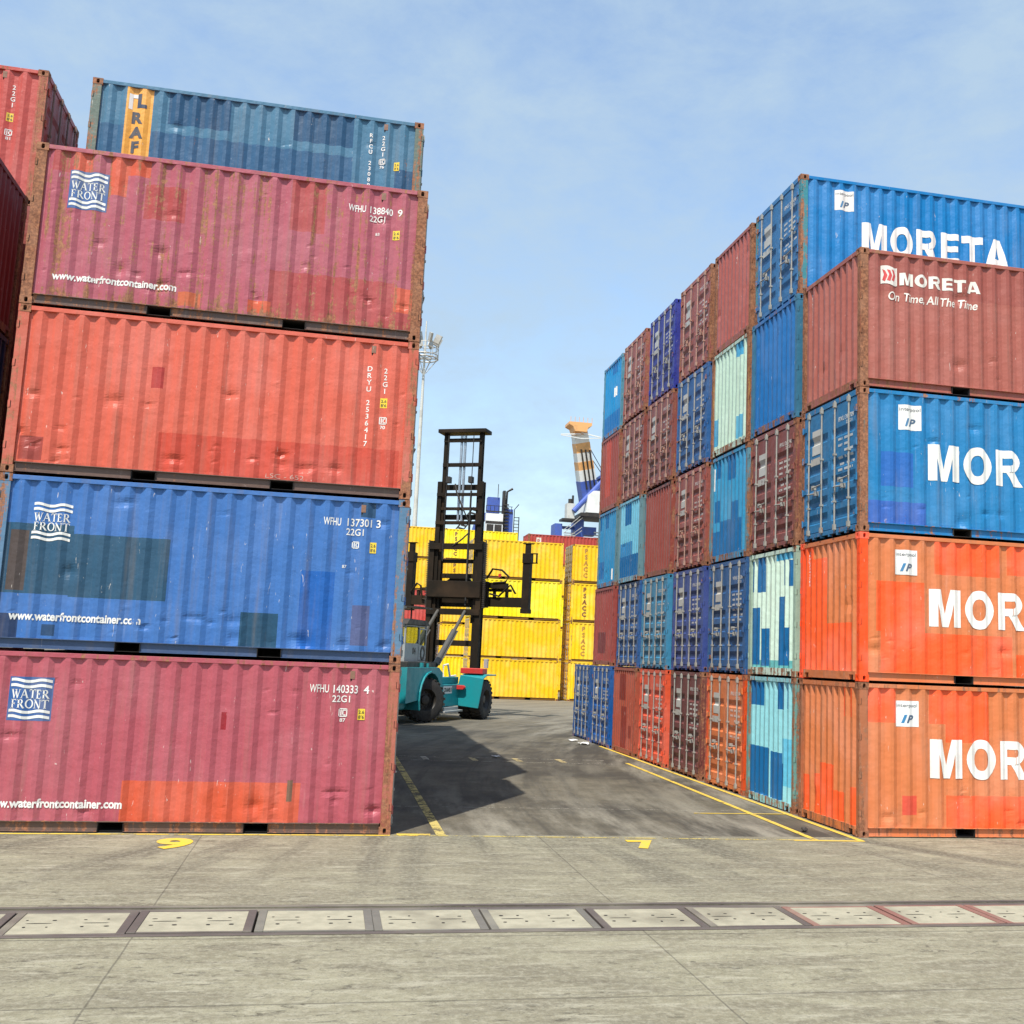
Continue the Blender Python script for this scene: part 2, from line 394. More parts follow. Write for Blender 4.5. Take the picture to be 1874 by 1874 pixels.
def roof_mesh():
    mb = MB(); n = 26; x0 = -L/2+0.10; w = (L-0.20)/n; ys = (-W/2+0.06, W/2-0.06); vs = []; fs = []
    for i in range(n):
        a = x0+i*w
        for x, z in ((a, H-0.030), (a+w*0.35, H-0.030), (a+w*0.5, H-0.012), (a+w*0.85, H-0.012)): vs += [(x, ys[0], z), (x, ys[1], z)]
    vs += [(x0+n*w, ys[0], H-0.030), (x0+n*w, ys[1], H-0.030)]
    for i in range(len(vs)//2-1): fs.append((2*i, 2*i+2, 2*i+3, 2*i+1))
    mb.add(vs, fs); return mb.mesh('roof', PAINT)
def floor_mesh():
    mb = MB(); mb.box(-L/2+0.07, L/2-0.07, -W/2+0.07, W/2-0.07, 0.16, 0.19); return mb.mesh('floor', PAINT)
ROOF, FLOOR = roof_mesh(), floor_mesh()
def vent_mesh():
    mb = MB(); u = 5.335
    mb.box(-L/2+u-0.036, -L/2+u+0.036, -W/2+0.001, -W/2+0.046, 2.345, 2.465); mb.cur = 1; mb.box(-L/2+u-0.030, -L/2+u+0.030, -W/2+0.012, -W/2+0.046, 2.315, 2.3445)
    return mb.mesh('vent', [PAINT, M_VOID])
VENT = vent_mesh()
# blank end (built for the 'left' face)
def end_frame_blank(which):
    mb = MB(); q = lambda u, d, z: place('left', u, d, z)
    def bx(u0, u1, d0, d1, z0, z1):
        a, b = q(u0, d0, z0), q(u1, d1, z1); mb.box(*sorted((a[0], b[0])), *sorted((a[1], b[1])), *sorted((z0, z1)))
    if which == 'header':
        bx(0.162, W-0.162, -0.060, -0.003, H-0.095, H-0.016); return mb.mesh('header', PAINT)
    bx(0.162, W-0.162, -0.060, -0.004, 0.110, 0.168); bx(0.40, W-0.40, -0.060, -0.004, 0.022, 0.110)
    bx(0.162, 0.24, -0.06, -0.004, 0.022, 0.110); bx(W-0.24, W-0.162, -0.06, -0.004, 0.022, 0.110)
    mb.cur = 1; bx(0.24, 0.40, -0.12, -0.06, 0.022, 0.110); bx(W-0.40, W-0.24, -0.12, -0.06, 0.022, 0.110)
    return mb.mesh('sill', [PAINT, M_VOID])
END_HEADER, END_SILL = end_frame_blank('header'), end_frame_blank('sill')
END_PANEL = panel_mesh('end_panel', 'left', END_F, 0.168, H-0.095)
# door end
def door_frame():
    mb = MB(); q = lambda u, d, z: place('left', u, d, z)
    def bx(u0, u1, d0, d1, z0, z1):
        a, b = q(u0, d0, z0), q(u1, d1, z1); mb.box(*sorted((a[0], b[0])), *sorted((a[1], b[1])), z0, z1)
    bx(0.162, W-0.162, -0.070, -0.003, H-0.115, H-0.014)          # header
    bx(0.162, W-0.162, -0.070, -0.003, 0.060, 0.140)              # sill
    for k in range(7): bx(0.20+k*(W-0.46)/6, 0.26+k*(W-0.46)/6, -0.070, -0.003, 0.020, 0.060)
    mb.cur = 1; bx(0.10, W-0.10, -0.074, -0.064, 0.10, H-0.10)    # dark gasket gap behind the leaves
    return mb.mesh('door_frame', [PAINT, M_VOID])
DOOR_FRAME = door_frame()
DZ0, DZ1 = 0.155, H-0.128; DW = (W-0.25)/2-0.008
DOOR_BANDS = [(0.30, 0.50), (0.62, 0.82), (0.94, 1.14), (1.26, 1.46), (1.84, 2.02)]
def door_depth(v, z):
    m = 0.0
    for a, b in DOOR_BANDS:
        e = min((z-a)/0.03, (b-z)/0.085, (v-0.07)/0.03, (DW-0.07-v)/0.03); m = max(m, min(1, max(0, e)))
    return -0.014-0.036*m
def door_mesh(u0):
    vsx = [0, 0.07, 0.10, DW-0.10, DW-0.07, DW]; zs = [DZ0]
    for a, b in DOOR_BANDS: zs += [a, a+0.03, b-0.085, b]
    zs += [DZ1]; vs = []; n = len(vsx)
    for z in zs:
        for v in vsx: vs.append(place('left', u0+v, door_depth(v, z), z))
    fs = [(j*n+i, j*n+i+1, (j+1)*n+i+1, (j+1)*n+i) for j in range(len(zs)-1) for i in range(n-1)]
    # rim
    mb = MB(); mb.add(vs, fs)
    for a, b in (((0, DZ0), (DW, DZ0)), ((DW, DZ0), (DW, DZ1)), ((DW, DZ1), (0, DZ1)), ((0, DZ1), (0, DZ0))):
        mb.add([place('left', u0+a[0], -0.014, a[1]), place('left', u0+b[0], -0.014, b[1]), place('left', u0+b[0], -0.060, b[1]), place('left', u0+a[0], -0.060, a[1])], [(0, 1, 2, 3)])
    return mb.mesh('door', PAINT)
DU = (0.125, W/2+0.008)
DOOR = [door_mesh(u) for u in DU]
def rod_mesh(u):
    mb = MB(); q = lambda du, d, z: Vector(place('left', u+du, d, z))
    mb.tube([q(0, 0.022, 0.09), q(0, 0.022, H-0.055)], 0.017, 8)
    for z in (0.115, H-0.185): mb.box(*sorted((q(-0.030, 0, 0)[0], q(0, 0.05, 0)[0])), *sorted((q(-0.030, 0, 0)[1], q(0.030, 0, 0)[1])), z, z+0.10)
    for z in (0.62, 1.50): mb.box(*sorted((q(0, -0.012, 0)[0], q(0, 0.052, 0)[0])), *sorted((q(-0.024, 0, 0)[1], q(0.024, 0, 0)[1])), z, z+0.035)
    return mb.mesh('lock_rod', PAINT)
def handle_mesh(u0, s):
    mb = MB(); q = lambda u, d, z: Vector(place('left', u, d, z))
    for k, z in enumerate((0.90, 1.02)):
        a = u0+(0.25 if k == 0 else 0.76)*DW; b = a+(0.33 if k == 0 else -0.33)
        mb.tube([q(a, 0.045, z), q(a+s*0.05, 0.062, z+0.005), q(b, 0.055, z-0.012)], 0.014, 6)
        mb.box(*sorted((q(0, -0.014, 0)[0], q(0, 0.06, 0)[0])), *sorted((q(b-0.035, 0, 0)[1], q(b+0.035, 0, 0)[1])), z-0.05, z+0.035)
    return mb.mesh('handle', PAINT)
def hinge_mesh(u, s):
    mb = MB(); q = lambda uu, d, z: Vector(place('left', uu, d, z))
    mb.tube([q(u, 0.012, 0), q(u, 0.012, 0.13)], 0.017, 8)
    mb.box(*sorted((q(0, -0.010, 0)[0], q(0, 0.006, 0)[0])), *sorted((q(u, 0, 0)[1], q(u+s*0.13, 0, 0)[1])), 0.02, 0.11)
    return mb.mesh('hinge', PAINT)
RODS = [[rod_mesh(DU[i]+f*DW) for f in (0.25, 0.76)] for i in (0, 1)]
HANDLES = [handle_mesh(DU[0], 1), handle_mesh(DU[1], 1)]
HINGES = [hinge_mesh(0.105, 1), hinge_mesh(W-0.105, -1)]
SIDE_PLAIN = panel_mesh('side_panel', 'front', SIDE_F, 0.170, H-0.086)

# ---- lettering that lies on the corrugation
def conform(bm, face, folds):
    us = [v.co.x for v in bm.verts]
    if not us: return
    lo, hi = min(us), max(us)
    for f, _ in folds:
        if lo+1e-3 < f < hi-1e-3:
            bmesh.ops.bisect_plane(bm, geom=bm.verts[:]+bm.edges[:]+bm.faces[:], dist=1e-5, plane_co=(f, 0, 0), plane_no=(1, 0, 0))
def drape(bm, name, face, lift, mat, parent, color, doorleaf=None, matname=None):
    folds = END_F if face in ('left', 'right') else SIDE_F
    if doorleaf is None: conform(bm, face, folds)
    else:
        for a, b in DOOR_BANDS:
            for z in (a, a+0.03, b-0.085, b):
                bmesh.ops.bisect_plane(bm, geom=bm.verts[:]+bm.edges[:]+bm.faces[:], dist=1e-5, plane_co=(0, 0, z), plane_no=(0, 0, 1))
    for v in bm.verts:
        u, z = v.co.x, v.co.z
        d = prof(folds, u) if doorleaf is None else door_depth(u-DU[doorleaf], z)
        v.co = Vector(place(face, u, d+lift, z))
    me = bpy.data.meshes.new(name); bm.to_mesh(me); bm.free(); me.materials.append(mat)
    return link(name, me, parent, color)
def text_bm(s, cap, bold=0.0, shear=0.0, width=None, space=1.0, stack=None, cx=None, x0=0, z0=0):
    """text as a flat bmesh in (x,z); cap = capital height; returns bmesh anchored with its lower left at x0,z0"""
    bm = bmesh.new(); lines = [s] if not stack else [c for c in s]
    zc = 0.0
    for li, ln in enumerate(lines):
        if ln == ' ': continue
        cu = bpy.data.curves.new('t', 'FONT'); cu.body = ln; cu.resolution_u = 4; cu.shear = shear; cu.space_character = space
        cu.offset = bold; cu.size = 1.0; cu.fill_mode = 'FRONT'
        o = bpy.data.objects.new('t', cu); COL.objects.link(o)
        bpy.context.view_layer.update()
        me = bpy.data.meshes.new_from_object(o.evaluated_get(bpy.context.evaluated_depsgraph_get()))
        bpy.data.objects.remove(o); bpy.data.curves.remove(cu)
        b2 = bmesh.new(); b2.from_mesh(me); bpy.data.meshes.remove(me)
        if not b2.verts: b2.free(); continue
        k = cap/0.73
        xs = [v.co.x for v in b2.verts]; xm = (min(xs)+max(xs))/2
        for v in b2.verts:
            x, y = v.co.x*k, v.co.y*k
            if stack: x = (v.co.x-xm)*k; y -= li*stack
            v.co = Vector((x, 0, y))
        m2 = bpy.data.meshes.new('t'); b2.to_mesh(m2); b2.free(); bm.from_mesh(m2); bpy.data.meshes.remove(m2)
    xs = [v.co.x for v in bm.verts]; mn, mxx = min(xs), max(xs)
    f = (width/(mxx-mn)) if width else 1.0
    for v in bm.verts:
        if stack: v.co.x = v.co.x*f+x0; v.co.z += z0
        else: v.co.x = (v.co.x-mn)*f+x0; v.co.z += z0
    return bm
def poly_bm(polys):
    bm = bmesh.new()
    for p in polys:
        vs = [bm.verts.new((x, 0, z)) for x, z in p]
        try: bm.faces.new(vs)
        except ValueError: pass
    return bm
def rect(a, b, c, d): return [(a, c), (b, c), (b, d), (a, d)]
WHITE = (0.80, 0.79, 0.74); YELLOWP = (0.80, 0.58, 0.03); BLACKP = (0.03, 0.03, 0.03); LOGO_BLUE = (0.025, 0.10, 0.30)
def stroke(a, b, w):
    a, b = Vector(a), Vector(b); d = (b-a).normalized(); n = Vector((-d.y, d.x))*w/2
    return [tuple(a+n), tuple(a-n), tuple(b-n), tuple(b+n)]
def serif_letter(c):
    T, t, s = 0.17, 0.075, 0.055; P = []
    def sf(x, y, w=0.30): P.append(rect(x-w/2, x+w/2, y, y+s) if y < 0.5 else rect(x-w/2, x+w/2, y-s, y))
    def arc(cx, cy, rx, ry, a0, a1, w0, w1, n=10):
        for i in range(n):
            q = []
            for tt in (i/n, (i+1)/n):
                a = R(a0+(a1-a0)*tt); w = w0+(w1-w0)*abs(math.cos(a))
                q.append(((cx+rx*math.cos(a), cy+ry*math.sin(a)), (cx+(rx-w)*math.cos(a), cy+(ry-w)*math.sin(a))))
            P.append([q[0][0], q[1][0], q[1][1], q[0][1]])
    if c == 'W':
        P += [stroke((0.08, 1), (0.34, 0), T), stroke((0.34, 0), (0.56, 0.95), t), stroke((0.52, 1), (0.80, 0), T), stroke((0.80, 0), (1.04, 1), t)]; sf(0.10, 1); sf(0.54, 1); sf(1.04, 1, 0.24); w = 1.14
    elif c == 'A':
        P += [stroke((0.10, 0), (0.42, 1), t), stroke((0.42, 1), (0.78, 0), T), rect(0.22, 0.62, 0.32, 0.32+t)]; sf(0.10, 0, 0.26); sf(0.78, 0); w = 0.90
    elif c == 'T':
        P += [rect(0.05, 0.79, 1-t, 1), rect(0.335, 0.335+T, 0, 1), rect(0.03, 0.08, 0.76, 1), rect(0.76, 0.81, 0.76, 1)]; sf(0.42, 0); w = 0.82
    elif c in 'EF':
        P += [rect(0.12, 0.12+T, 0, 1), rect(0.05, 0.66, 1-t, 1), rect(0.61, 0.66, 0.78, 1), rect(0.12, 0.52, 0.49, 0.49+t), rect(0.48, 0.53, 0.40, 0.63)]
        if c == 'E': P += [rect(0.05, 0.70, 0, t), rect(0.65, 0.70, 0, 0.24)]
        else: sf(0.20, 0)
        w = 0.76
    elif c == 'R':
        P += [rect(0.12, 0.12+T, 0, 1), rect(0.05, 0.44, 1-t, 1), rect(0.12, 0.44, 0.47, 0.47+t), stroke((0.40, 0.50), (0.80, 0), T)]; arc(0.42, 0.735, 0.27, 0.265, -90, 90, t, T); sf(0.20, 0); sf(0.80, 0, 0.20); w = 0.88
    elif c == 'O':
        arc(0.48, 0.5, 0.46, 0.52, 0, 360, t, T, 22); w = 0.96
    elif c == 'N':
        P += [rect(0.12, 0.12+t, 0, 1), stroke((0.10, 1), (0.80, 0), T), rect(0.78, 0.78+t, 0, 1)]; sf(0.15, 0); sf(0.82, 1); sf(0.10, 1, 0.2); w = 0.98
    return P, w
def serif_word(s, x0, x1, z0, z1):
    out = []; x = 0
    items = []
    for c in s:
        P, w = serif_letter(c); items.append((P, x)); x += w+0.02
    k = (x1-x0)/x
    for P, ox in items:
        for p in P: out.append([(x0+(a+ox)*k, z0+b*(z1-z0)) for a, b in p])
    return out
def waves(x0, x1, zc, am, th, n=24):
    out = []
    for i in range(n):
        q = []
        for t in (i/n, (i+1)/n):
            x = x0+(x1-x0)*t; z = zc+am*math.sin(t*math.pi*3.0+0.6); q.append((x, z))
        out.append([(q[0][0], q[0][1]-th/2), (q[1][0], q[1][1]-th/2), (q[1][0], q[1][1]+th/2), (q[0][0], q[0][1]+th/2)])
    return out
def waterfront(root, x0, x1, z0, z1, back=True):
    h = z1-z0
    if back: drape(poly_bm([rect(x0-0.01, x1+0.01, z0-0.01, z1+0.01)]), 'emblem_background', 'front', 0.003, DECAL_FRESH, root, LOGO_BLUE)
    P = []
    for f in (0.93, 0.80, 0.20, 0.07): P += waves(x0+0.01, x1-0.01, z0+f*h, 0.014, 0.040)
    P += serif_word('WATER', x0+0.03, x1-0.03, z0+0.51*h, z0+0.72*h)
    P += serif_word('FRONT', x0+0.03, x1-0.03, z0+0.275*h, z0+0.485*h)
    drape(poly_bm(P), 'emblem', 'front', 0.006, DECAL, root, WHITE)
def plate_yellow(root, x0, x1, z0, z1, face='front'):
    drape(poly_bm([rect(x0, x1, z0, z1)]), 'height_plate', face, 0.004, DECAL, root, YELLOWP)
    b = text_bm('2.6', (z1-z0)*0.30, 0.01, x0=x0+0.012, z0=z0+(z1-z0)*0.56, width=(x1-x0)-0.024)
    b2 = text_bm("8'6", (z1-z0)*0.30, 0.01, x0=x0+0.012, z0=z0+(z1-z0)*0.12, width=(x1-x0)-0.024)
    m = bpy.data.meshes.new('t'); b2.to_mesh(m); b2.free(); b.from_mesh(m)
    drape(b, 'plate_lettering', face, 0.007, DECAL, root, BLACKP)
def ic_mark(root, x0, x1, z0, z1, num=None, face='front'):
    w = 0.014; P = [rect(x0, x1, z1-w, z1), rect(x0, x1, z0, z0+w), rect(x0, x0+w, z0, z1), rect(x1-w, x1, z0, z1)]
    P += [rect(x0+0.028, x0+0.044, z0+0.02, z1-0.02), rect(x0+0.056, x0+0.072, z0+0.02, z1-0.02), rect(x0+0.056, x1-0.022, z1-0.036, z1-0.02), rect(x0+0.056, x1-0.022, z0+0.02, z0+0.036)]
    drape(poly_bm(P), 'approval_mark', face, 0.005, DECAL, root, WHITE)
    if num: txt(root, num, face, x0+0.02, z0-0.075, 0.055, 0.02, width=x1-x0-0.04)
def txt(root, s, face, x, z, cap, bold=0.0, color=WHITE, mat=None, name='lettering', lift=0.005, **k):
    leaf = k.pop('leaf', None)
    return drape(text_bm(s, cap, bold, x0=x, z0=z, **k), name, face, lift, mat or DECAL, root, color, doorleaf=leaf)
def vtext(root, s, face, xc, ztop, cap, step, color=WHITE, bold=0.015, mat=None, width=None):
    bm = text_bm(s, cap, bold, stack=step, x0=xc, z0=ztop-cap)
    if width:
        pass
    return drape(bm, 'lettering', face, 0.006, mat or DECAL, root, color)
def interpool(root, x0, x1, z0, z1):
    drape(poly_bm([rect(x0, x1, z0, z1)]), 'placard', 'front', 0.004, DECAL, root, (0.82, 0.82, 0.79))
    h = z1-z0; w = x1-x0
    txt(root, 'interpool', 'front', x0+0.05*w, z0+0.76*h, 0.14*h, 0.0, (0.05, 0.06, 0.08), name='placard_lettering', lift=0.008, width=0.9*w)
    txt(root, 'I', 'front', x0+0.24*w, z0+0.16*h, 0.30*h, 0.05, (0.02, 0.20, 0.42), name='placard_lettering', lift=0.008, shear=0.3, width=0.22*w)
    txt(root, 'P', 'front', x0+0.44*w, z0+0.16*h, 0.30*h, 0.03, (0.03, 0.09, 0.18), name='placard_lettering', lift=0.008, shear=0.3, width=0.34*w)
def heavy_letter(c):
    P = []
    def ring(cx, cy, ro, rz, wi, wz, a0, a1, n=14):
        for i in range(n):
            q = []
            for tt in (i/n, (i+1)/n):
                a = R(a0+(a1-a0)*tt); cs, sn = math.cos(a), math.sin(a)
                q.append(((cx+ro*cs, cy+rz*sn), (cx+wi*cs, cy+wz*sn)))
            P.append([q[0][0], q[1][0], q[1][1], q[0][1]])
    if c == 'M':
        P += [rect(0, 0.29, 0, 1), rect(0.85, 1.14, 0, 1), [(0.29, 1.0), (0.29, 0.58), (0.455, 0), (0.57, 0), (0.57, 0.36)], [(0.85, 1.0), (0.57, 0.36), (0.57, 0), (0.685, 0), (0.85, 0.58)]]; P[2] = [(0.29, 1), (0.29, 0.62), (0.46, 0), (0.57, 0), (0.57, 0.34), (0.40, 1)]; P[3] = [(0.85, 1), (0.74, 1), (0.57, 0.34), (0.57, 0), (0.68, 0), (0.85, 0.62)]; w = 1.14
    elif c == 'O': ring(0.53, 0.5, 0.53, 0.52, 0.23, 0.29, 0, 360, 28); w = 1.06
    elif c == 'R':
        P += [rect(0, 0.30, 0, 1), rect(0.30, 0.58, 0.78, 1), rect(0.30, 0.56, 0.38, 0.58), [(0.42, 0.38), (0.66, 0), (1.02, 0), (0.74, 0.42)]]; ring(0.58, 0.69, 0.36, 0.31, 0.10, 0.10, -90, 90, 10); w = 1.02
    elif c == 'E': P += [rect(0, 0.30, 0, 1), rect(0.30, 0.84, 0.79, 1), rect(0.30, 0.78, 0.41, 0.60), rect(0.30, 0.86, 0, 0.21)]; w = 0.86
    elif c == 'T': P += [rect(0, 0.96, 0.76, 1), rect(0.33, 0.63, 0, 0.76)]; w = 0.96
    elif c == 'A': P += [[(0, 0), (0.32, 0), (0.555, 0.74), (0.555, 1), (0.38, 1)], [(1.11, 0), (0.73, 1), (0.555, 1), (0.555, 0.74), (0.79, 0)], [(0.37, 0.16), (0.74, 0.16), (0.68, 0.35), (0.43, 0.35)]]; w = 1.11
    return P, w
def heavy_word(s, x0, x1, z0, cap, gap=0.13):
    items = [heavy_letter(c) for c in s]; tot = sum(w for _, w in items)+gap*(len(s)-1); k = (x1-x0)/tot; x = x0; out = []
    for P, w in items:
        out += [[(x+a*k, z0+b*cap) for a, b in p] for p in P]; x += (w+gap)*k
    return poly_bm(out)
def moreta(root, x0=1.35, x1=5.04, z0=1.00, cap=0.66):
    drape(heavy_word('MORETA', x0, x1, z0, cap), 'lettering', 'front', 0.006, DECAL_FRESH, root, (0.84, 0.83, 0.78))

def srgb(r, g, b, k=1.0):
    f = lambda c: ((c/255+0.055)/1.055)**2.4 if c > 10 else c/255/12.92
    return (f(r)*k, f(g)*k, f(b)*k)
ZINC = (0.33, 0.32, 0.285)
def container(loc, color, label, group, left='panel', right='door', front_patches=(), end_patches=(), rust=0.30, postcol=None, postrust=0.76,
              hero=False, rows=20, dents=0, seed=0, rodcol=None, panelcol=None, name='shipping_container', door_text=None, endcol=None, railrust=0.5, placard=True, footcol=None, vent=False):
    rnd = random.Random(seed*31+5)
    root = empty(name, loc); tag(root, label, 'container', group)
    postcol = postcol or color; endcol = endcol or color; rodcol = rodcol or ZINC
    i = 0
    for a in (-1, 1):
        for b in (-1, 1):
            link('corner_post', POST[(a > 0)*2+(b > 0)], root, postcol, postrust)
            for c in (-1, 1): link('corner_casting', CAST[i], root, postcol, min(0.92, postrust+0.20)); i += 1
    fm = SIDE_PLAIN if not (front_patches or hero) else panel_mesh('side_panel', 'front', SIDE_F, 0.170, H-0.086, front_patches, rows if hero else 1, dents, rnd if hero else None)
    link('side_panel', fm, root, panelcol or color, rust)
    link('side_panel', SIDE_PLAIN, root, color, rust, rz=math.pi)
    for s in (-1, 1): link('top_rail', TOPR[s], root, color, railrust); link('bottom_rail', BOTR[s], root, footcol or color, railrust-0.08)
    if vent: link('vent', VENT, root, srgb(140, 104, 84, .9), 0.4)
    link('roof', ROOF, root, color, 0.4); link('floor', FLOOR, root, (0.12, 0.10, 0.08), 0.4)
    for side, kind in (('left', left), ('right', right)):
        rz = 0 if side == 'left' else math.pi
        if kind == 'panel':
            em = END_PANEL
            if side == 'left' and (end_patches or hero):
                em = panel_mesh('end_panel', 'left', END_F, 0.168, H-0.095, [(W-b, W-a, c, d, q) for a, b, c, d, q in end_patches], 14, 8, rnd)
            link('end_panel', em, root, endcol, rust, rz=rz); link('header', END_HEADER, root, endcol, railrust, rz=rz); link('sill', END_SILL, root, endcol, railrust, rz=rz)
        else:
            link('door_frame', DOOR_FRAME, root, endcol, railrust-0.05, rz=rz)
            for k in (0, 1):
                d = link('door', DOOR[k], root, endcol, rust, rz=rz)
                for r in RODS[k]: link('lock_rod', r, d, rodcol, 0.28)
                link('handle', HANDLES[k], d, rodcol, 0.4)
                for z in (0.30, 0.92, 1.55, 2.16): link('hinge', HINGES[k], d, endcol, 0.4, loc=(0, 0, z))
            if door_text and side == 'left':
                num, wt = door_text
                u1 = DU[1]
                txt(root, num, 'left', u1+0.36, 2.12, 0.085, 0.012, leaf=1, width=0.60 if len(num) > 5 else 0.3)
                txt(root, '22G1', 'left', u1+0.66, 1.93 if False else 2.035, 0.060, 0.012, leaf=1, width=0.24)
                # weight table: small rows of figures
                P = []
                for j in range(6):
                    z = 1.76-j*0.115
                    for (a, b) in ((0.36, 0.50), (0.60, 0.74), (0.80, 0.92)):
                        if rnd.random() < 0.85:
                            x = a
                            while x < b: P.append(rect(u1+x, u1+x+0.022, z, z+0.045)); x += 0.034
                drape(poly_bm(P), 'weight_table', 'left', 0.006, DECAL_WORN, root, WHITE, doorleaf=1)
            if placard and side == 'left':
                u0 = DU[0]+0.36
                drape(poly_bm([rect(u0, u0+0.36, 1.66+0.0, 2.14)]), 'placard', 'left', 0.006, DECAL, root, (0.56, 0.56, 0.52), doorleaf=0)
                drape(poly_bm([rect(u0-0.06, u0+0.34, 1.46, 1.60)]), 'placard', 'left', 0.006, DECAL_WORN, root, (0.50, 0.50, 0.46), doorleaf=0)
    return root

# ------------------------------------------------------------------ ground
def ground_mat(name, kind):
    m, t, b, o = newmat(name)
    g = N(t, 'ShaderNodeNewGeometry'); pos = g.outputs['Position']
    sx = N(t, 'ShaderNodeSeparateXYZ'); t.links.new(pos, sx.inputs[0]); X, Y = sx.outputs[0], sx.outputs[1]
    big = noise(t, pos, 0.25, 5, 0.6); mid = noise(t, pos, 1.3, 7, 0.65, 0.3); fine = noise(t, pos, 14.0, 8, 0.72)
    # tyre streaks: noise stretched along a swept direction
    wv = N(t, 'ShaderNodeVectorMath', operation='ADD'); t.links.new(pos, wv.inputs[0])
    cb = N(t, 'ShaderNodeCombineXYZ'); t.links.new(math_(t, 'MULTIPLY', math_(t, 'MULTIPLY', Y, Y), -0.010), cb.inputs[0]); t.links.new(cb.outputs[0], wv.inputs[1])
    if kind == 'asphalt':
        stre = noise(t, vscale(t, wv.outputs[0], 2.2, 0.10, 1), 1.0, 5, 0.6)
        c = mixc(t, rng(t, mid, 0.3, 0.75), (0.094, 0.082, 0.058), (0.170, 0.149, 0.107))
        c = mixc(t, rng(t, big, 0.44, 0.58, 0, 0.85), c, (0.054, 0.048, 0.038))
        c = mixc(t, rng(t, stre, 0.46, 0.66, 0, 0.75), c, (0.060, 0.053, 0.041))
        dust = noise(t, vscale(t, wv.outputs[0], 0.9, 0.16, 1), 1.0, 6, 0.66)
        near = rng(t, Y, 0.0, 7.0, 0.95, 0.30)
        edge = rng(t, math_(t, 'ABSOLUTE', math_(t, 'SUBTRACT', X, 3.4)), 1.6, 3.8, 0, 0.8)
        c = mixc(t, math_(t, 'MULTIPLY', rng(t, dust, 0.42, 0.64), math_(t, 'MAXIMUM', near, edge)), c, (0.29, 0.265, 0.205))
        chip = noise(t, vscale(t, pos, 3.0, 1.6, 1), 1.0, 9, 0.75)
        c = mixc(t, rng(t, chip, 0.665, 0.70, 0, 0.8), c, (0.42, 0.39, 0.33))
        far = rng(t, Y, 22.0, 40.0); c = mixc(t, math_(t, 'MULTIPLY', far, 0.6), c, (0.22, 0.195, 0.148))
        c = mixc(t, rng(t, fine, 0.35, 0.7, 0, 0.35), c, (0.05, 0.045, 0.04)); rough = 0.85; bs = 0.5
    else:
        c = mixc(t, rng(t, mid, 0.28, 0.72), (0.200, 0.183, 0.122), (0.300, 0.279, 0.190))
        c = mixc(t, rng(t, big, 0.38, 0.66, 0, 0.65), c, (0.185, 0.164, 0.110))
        # long scuffs along the roadway
        s1 = noise(t, vscale(t, pos, 0.55, 2.6, 1), 1.0, 9, 0.72, 0.5)
        c = mixc(t, rng(t, s1, 0.43, 0.62, 0, 0.75), c, (0.150, 0.133, 0.092))
        s3 = noise(t, vscale(t, pos, 0.8, 3.6, 1), 1.6, 8, 0.7, 0.3)
        c = mixc(t, rng(t, s3, 0.51, 0.66, 0, 0.6), c, (0.38, 0.355, 0.265))
        # tyre sweeps that fan out of the alley mouth
        ang = math_(t, 'ARCTAN2', math_(t, 'SUBTRACT', Y, 9.0), math_(t, 'SUBTRACT', X, 1.6))
        rad = math_(t, 'SQRT', math_(t, 'ADD', math_(t, 'POWER', math_(t, 'SUBTRACT', X, 1.6), 2.0), math_(t, 'POWER', math_(t, 'SUBTRACT', Y, 9.0), 2.0)))
        pv = N(t, 'ShaderNodeCombineXYZ'); t.links.new(math_(t, 'MULTIPLY', ang, 15.0), pv.inputs[0]); t.links.new(math_(t, 'MULTIPLY', rad, 0.13), pv.inputs[1])
        s2 = noise(t, pv.outputs[0], 1.0, 5, 0.6, 0.3)
        c = mixc(t, math_(t, 'MULTIPLY', rng(t, s2, 0.46, 0.66, 0, 0.8), rng(t, Y, -5.6, -1.2)), c, (0.088, 0.079, 0.058))
        # spalled pits, drawn out along x
        pit = noise(t, vscale(t, pos, 4.2, 10.0, 1), 1.0, 7, 0.74, 0.8)
        zone = noise(t, vscale(t, pos, 0.25, 0.8, 1), 1.0, 4)
        pm = math_(t, 'MULTIPLY', rng(t, pit, 0.55, 0.63), rng(t, zone, 0.36, 0.56, 0.15, 1.0))
        c = mixc(t, math_(t, 'MULTIPLY', pm, 0.8), c, (0.075, 0.067, 0.048))
        grit = noise(t, pos, 48.0, 4, 0.7)
        c = mixc(t, rng(t, fine, 0.42, 0.68, 0, 0.5), c, (0.38, 0.355, 0.265))
        c = mixc(t, rng(t, grit, 0.50, 0.70, 0, 0.55), c, (0.10, 0.092, 0.07))
        # saw-cut joints
        wob = math_(t, 'MULTIPLY', math_(t, 'SUBTRACT', noise(t, pos, 2.0, 5), 0.5), 0.02)
        jm = None
        for k in range(-4, 8):
            d = math_(t, 'ABSOLUTE', math_(t, 'ADD', math_(t, 'SUBTRACT', X, -2.75+5.05*k), wob)); v = rng(t, d, 0.004, 0.013, 1, 0)
            jm = v if jm is None else math_(t, 'MAXIMUM', jm, v)
        for yy in (-8.03, -4.62, -6.02):
            d = math_(t, 'ABSOLUTE', math_(t, 'ADD', math_(t, 'SUBTRACT', math_(t, 'SUBTRACT', Y, yy), math_(t, 'MULTIPLY', X, -0.012)), math_(t, 'MULTIPLY', wob, 1.6)))
            v = rng(t, d, 0.008, 0.026, 0.9, 0); jm = math_(t, 'MAXIMUM', jm, v)
        c = mixc(t, math_(t, 'MULTIPLY', jm, 0.50), c, (0.045, 0.040, 0.032)); rough = 0.8; bs = 0.35
    t.links.new(c, b.inputs['Base Color']); b.inputs['Roughness'].default_value = rough; b.inputs['Specular IOR Level'].default_value = 0.25
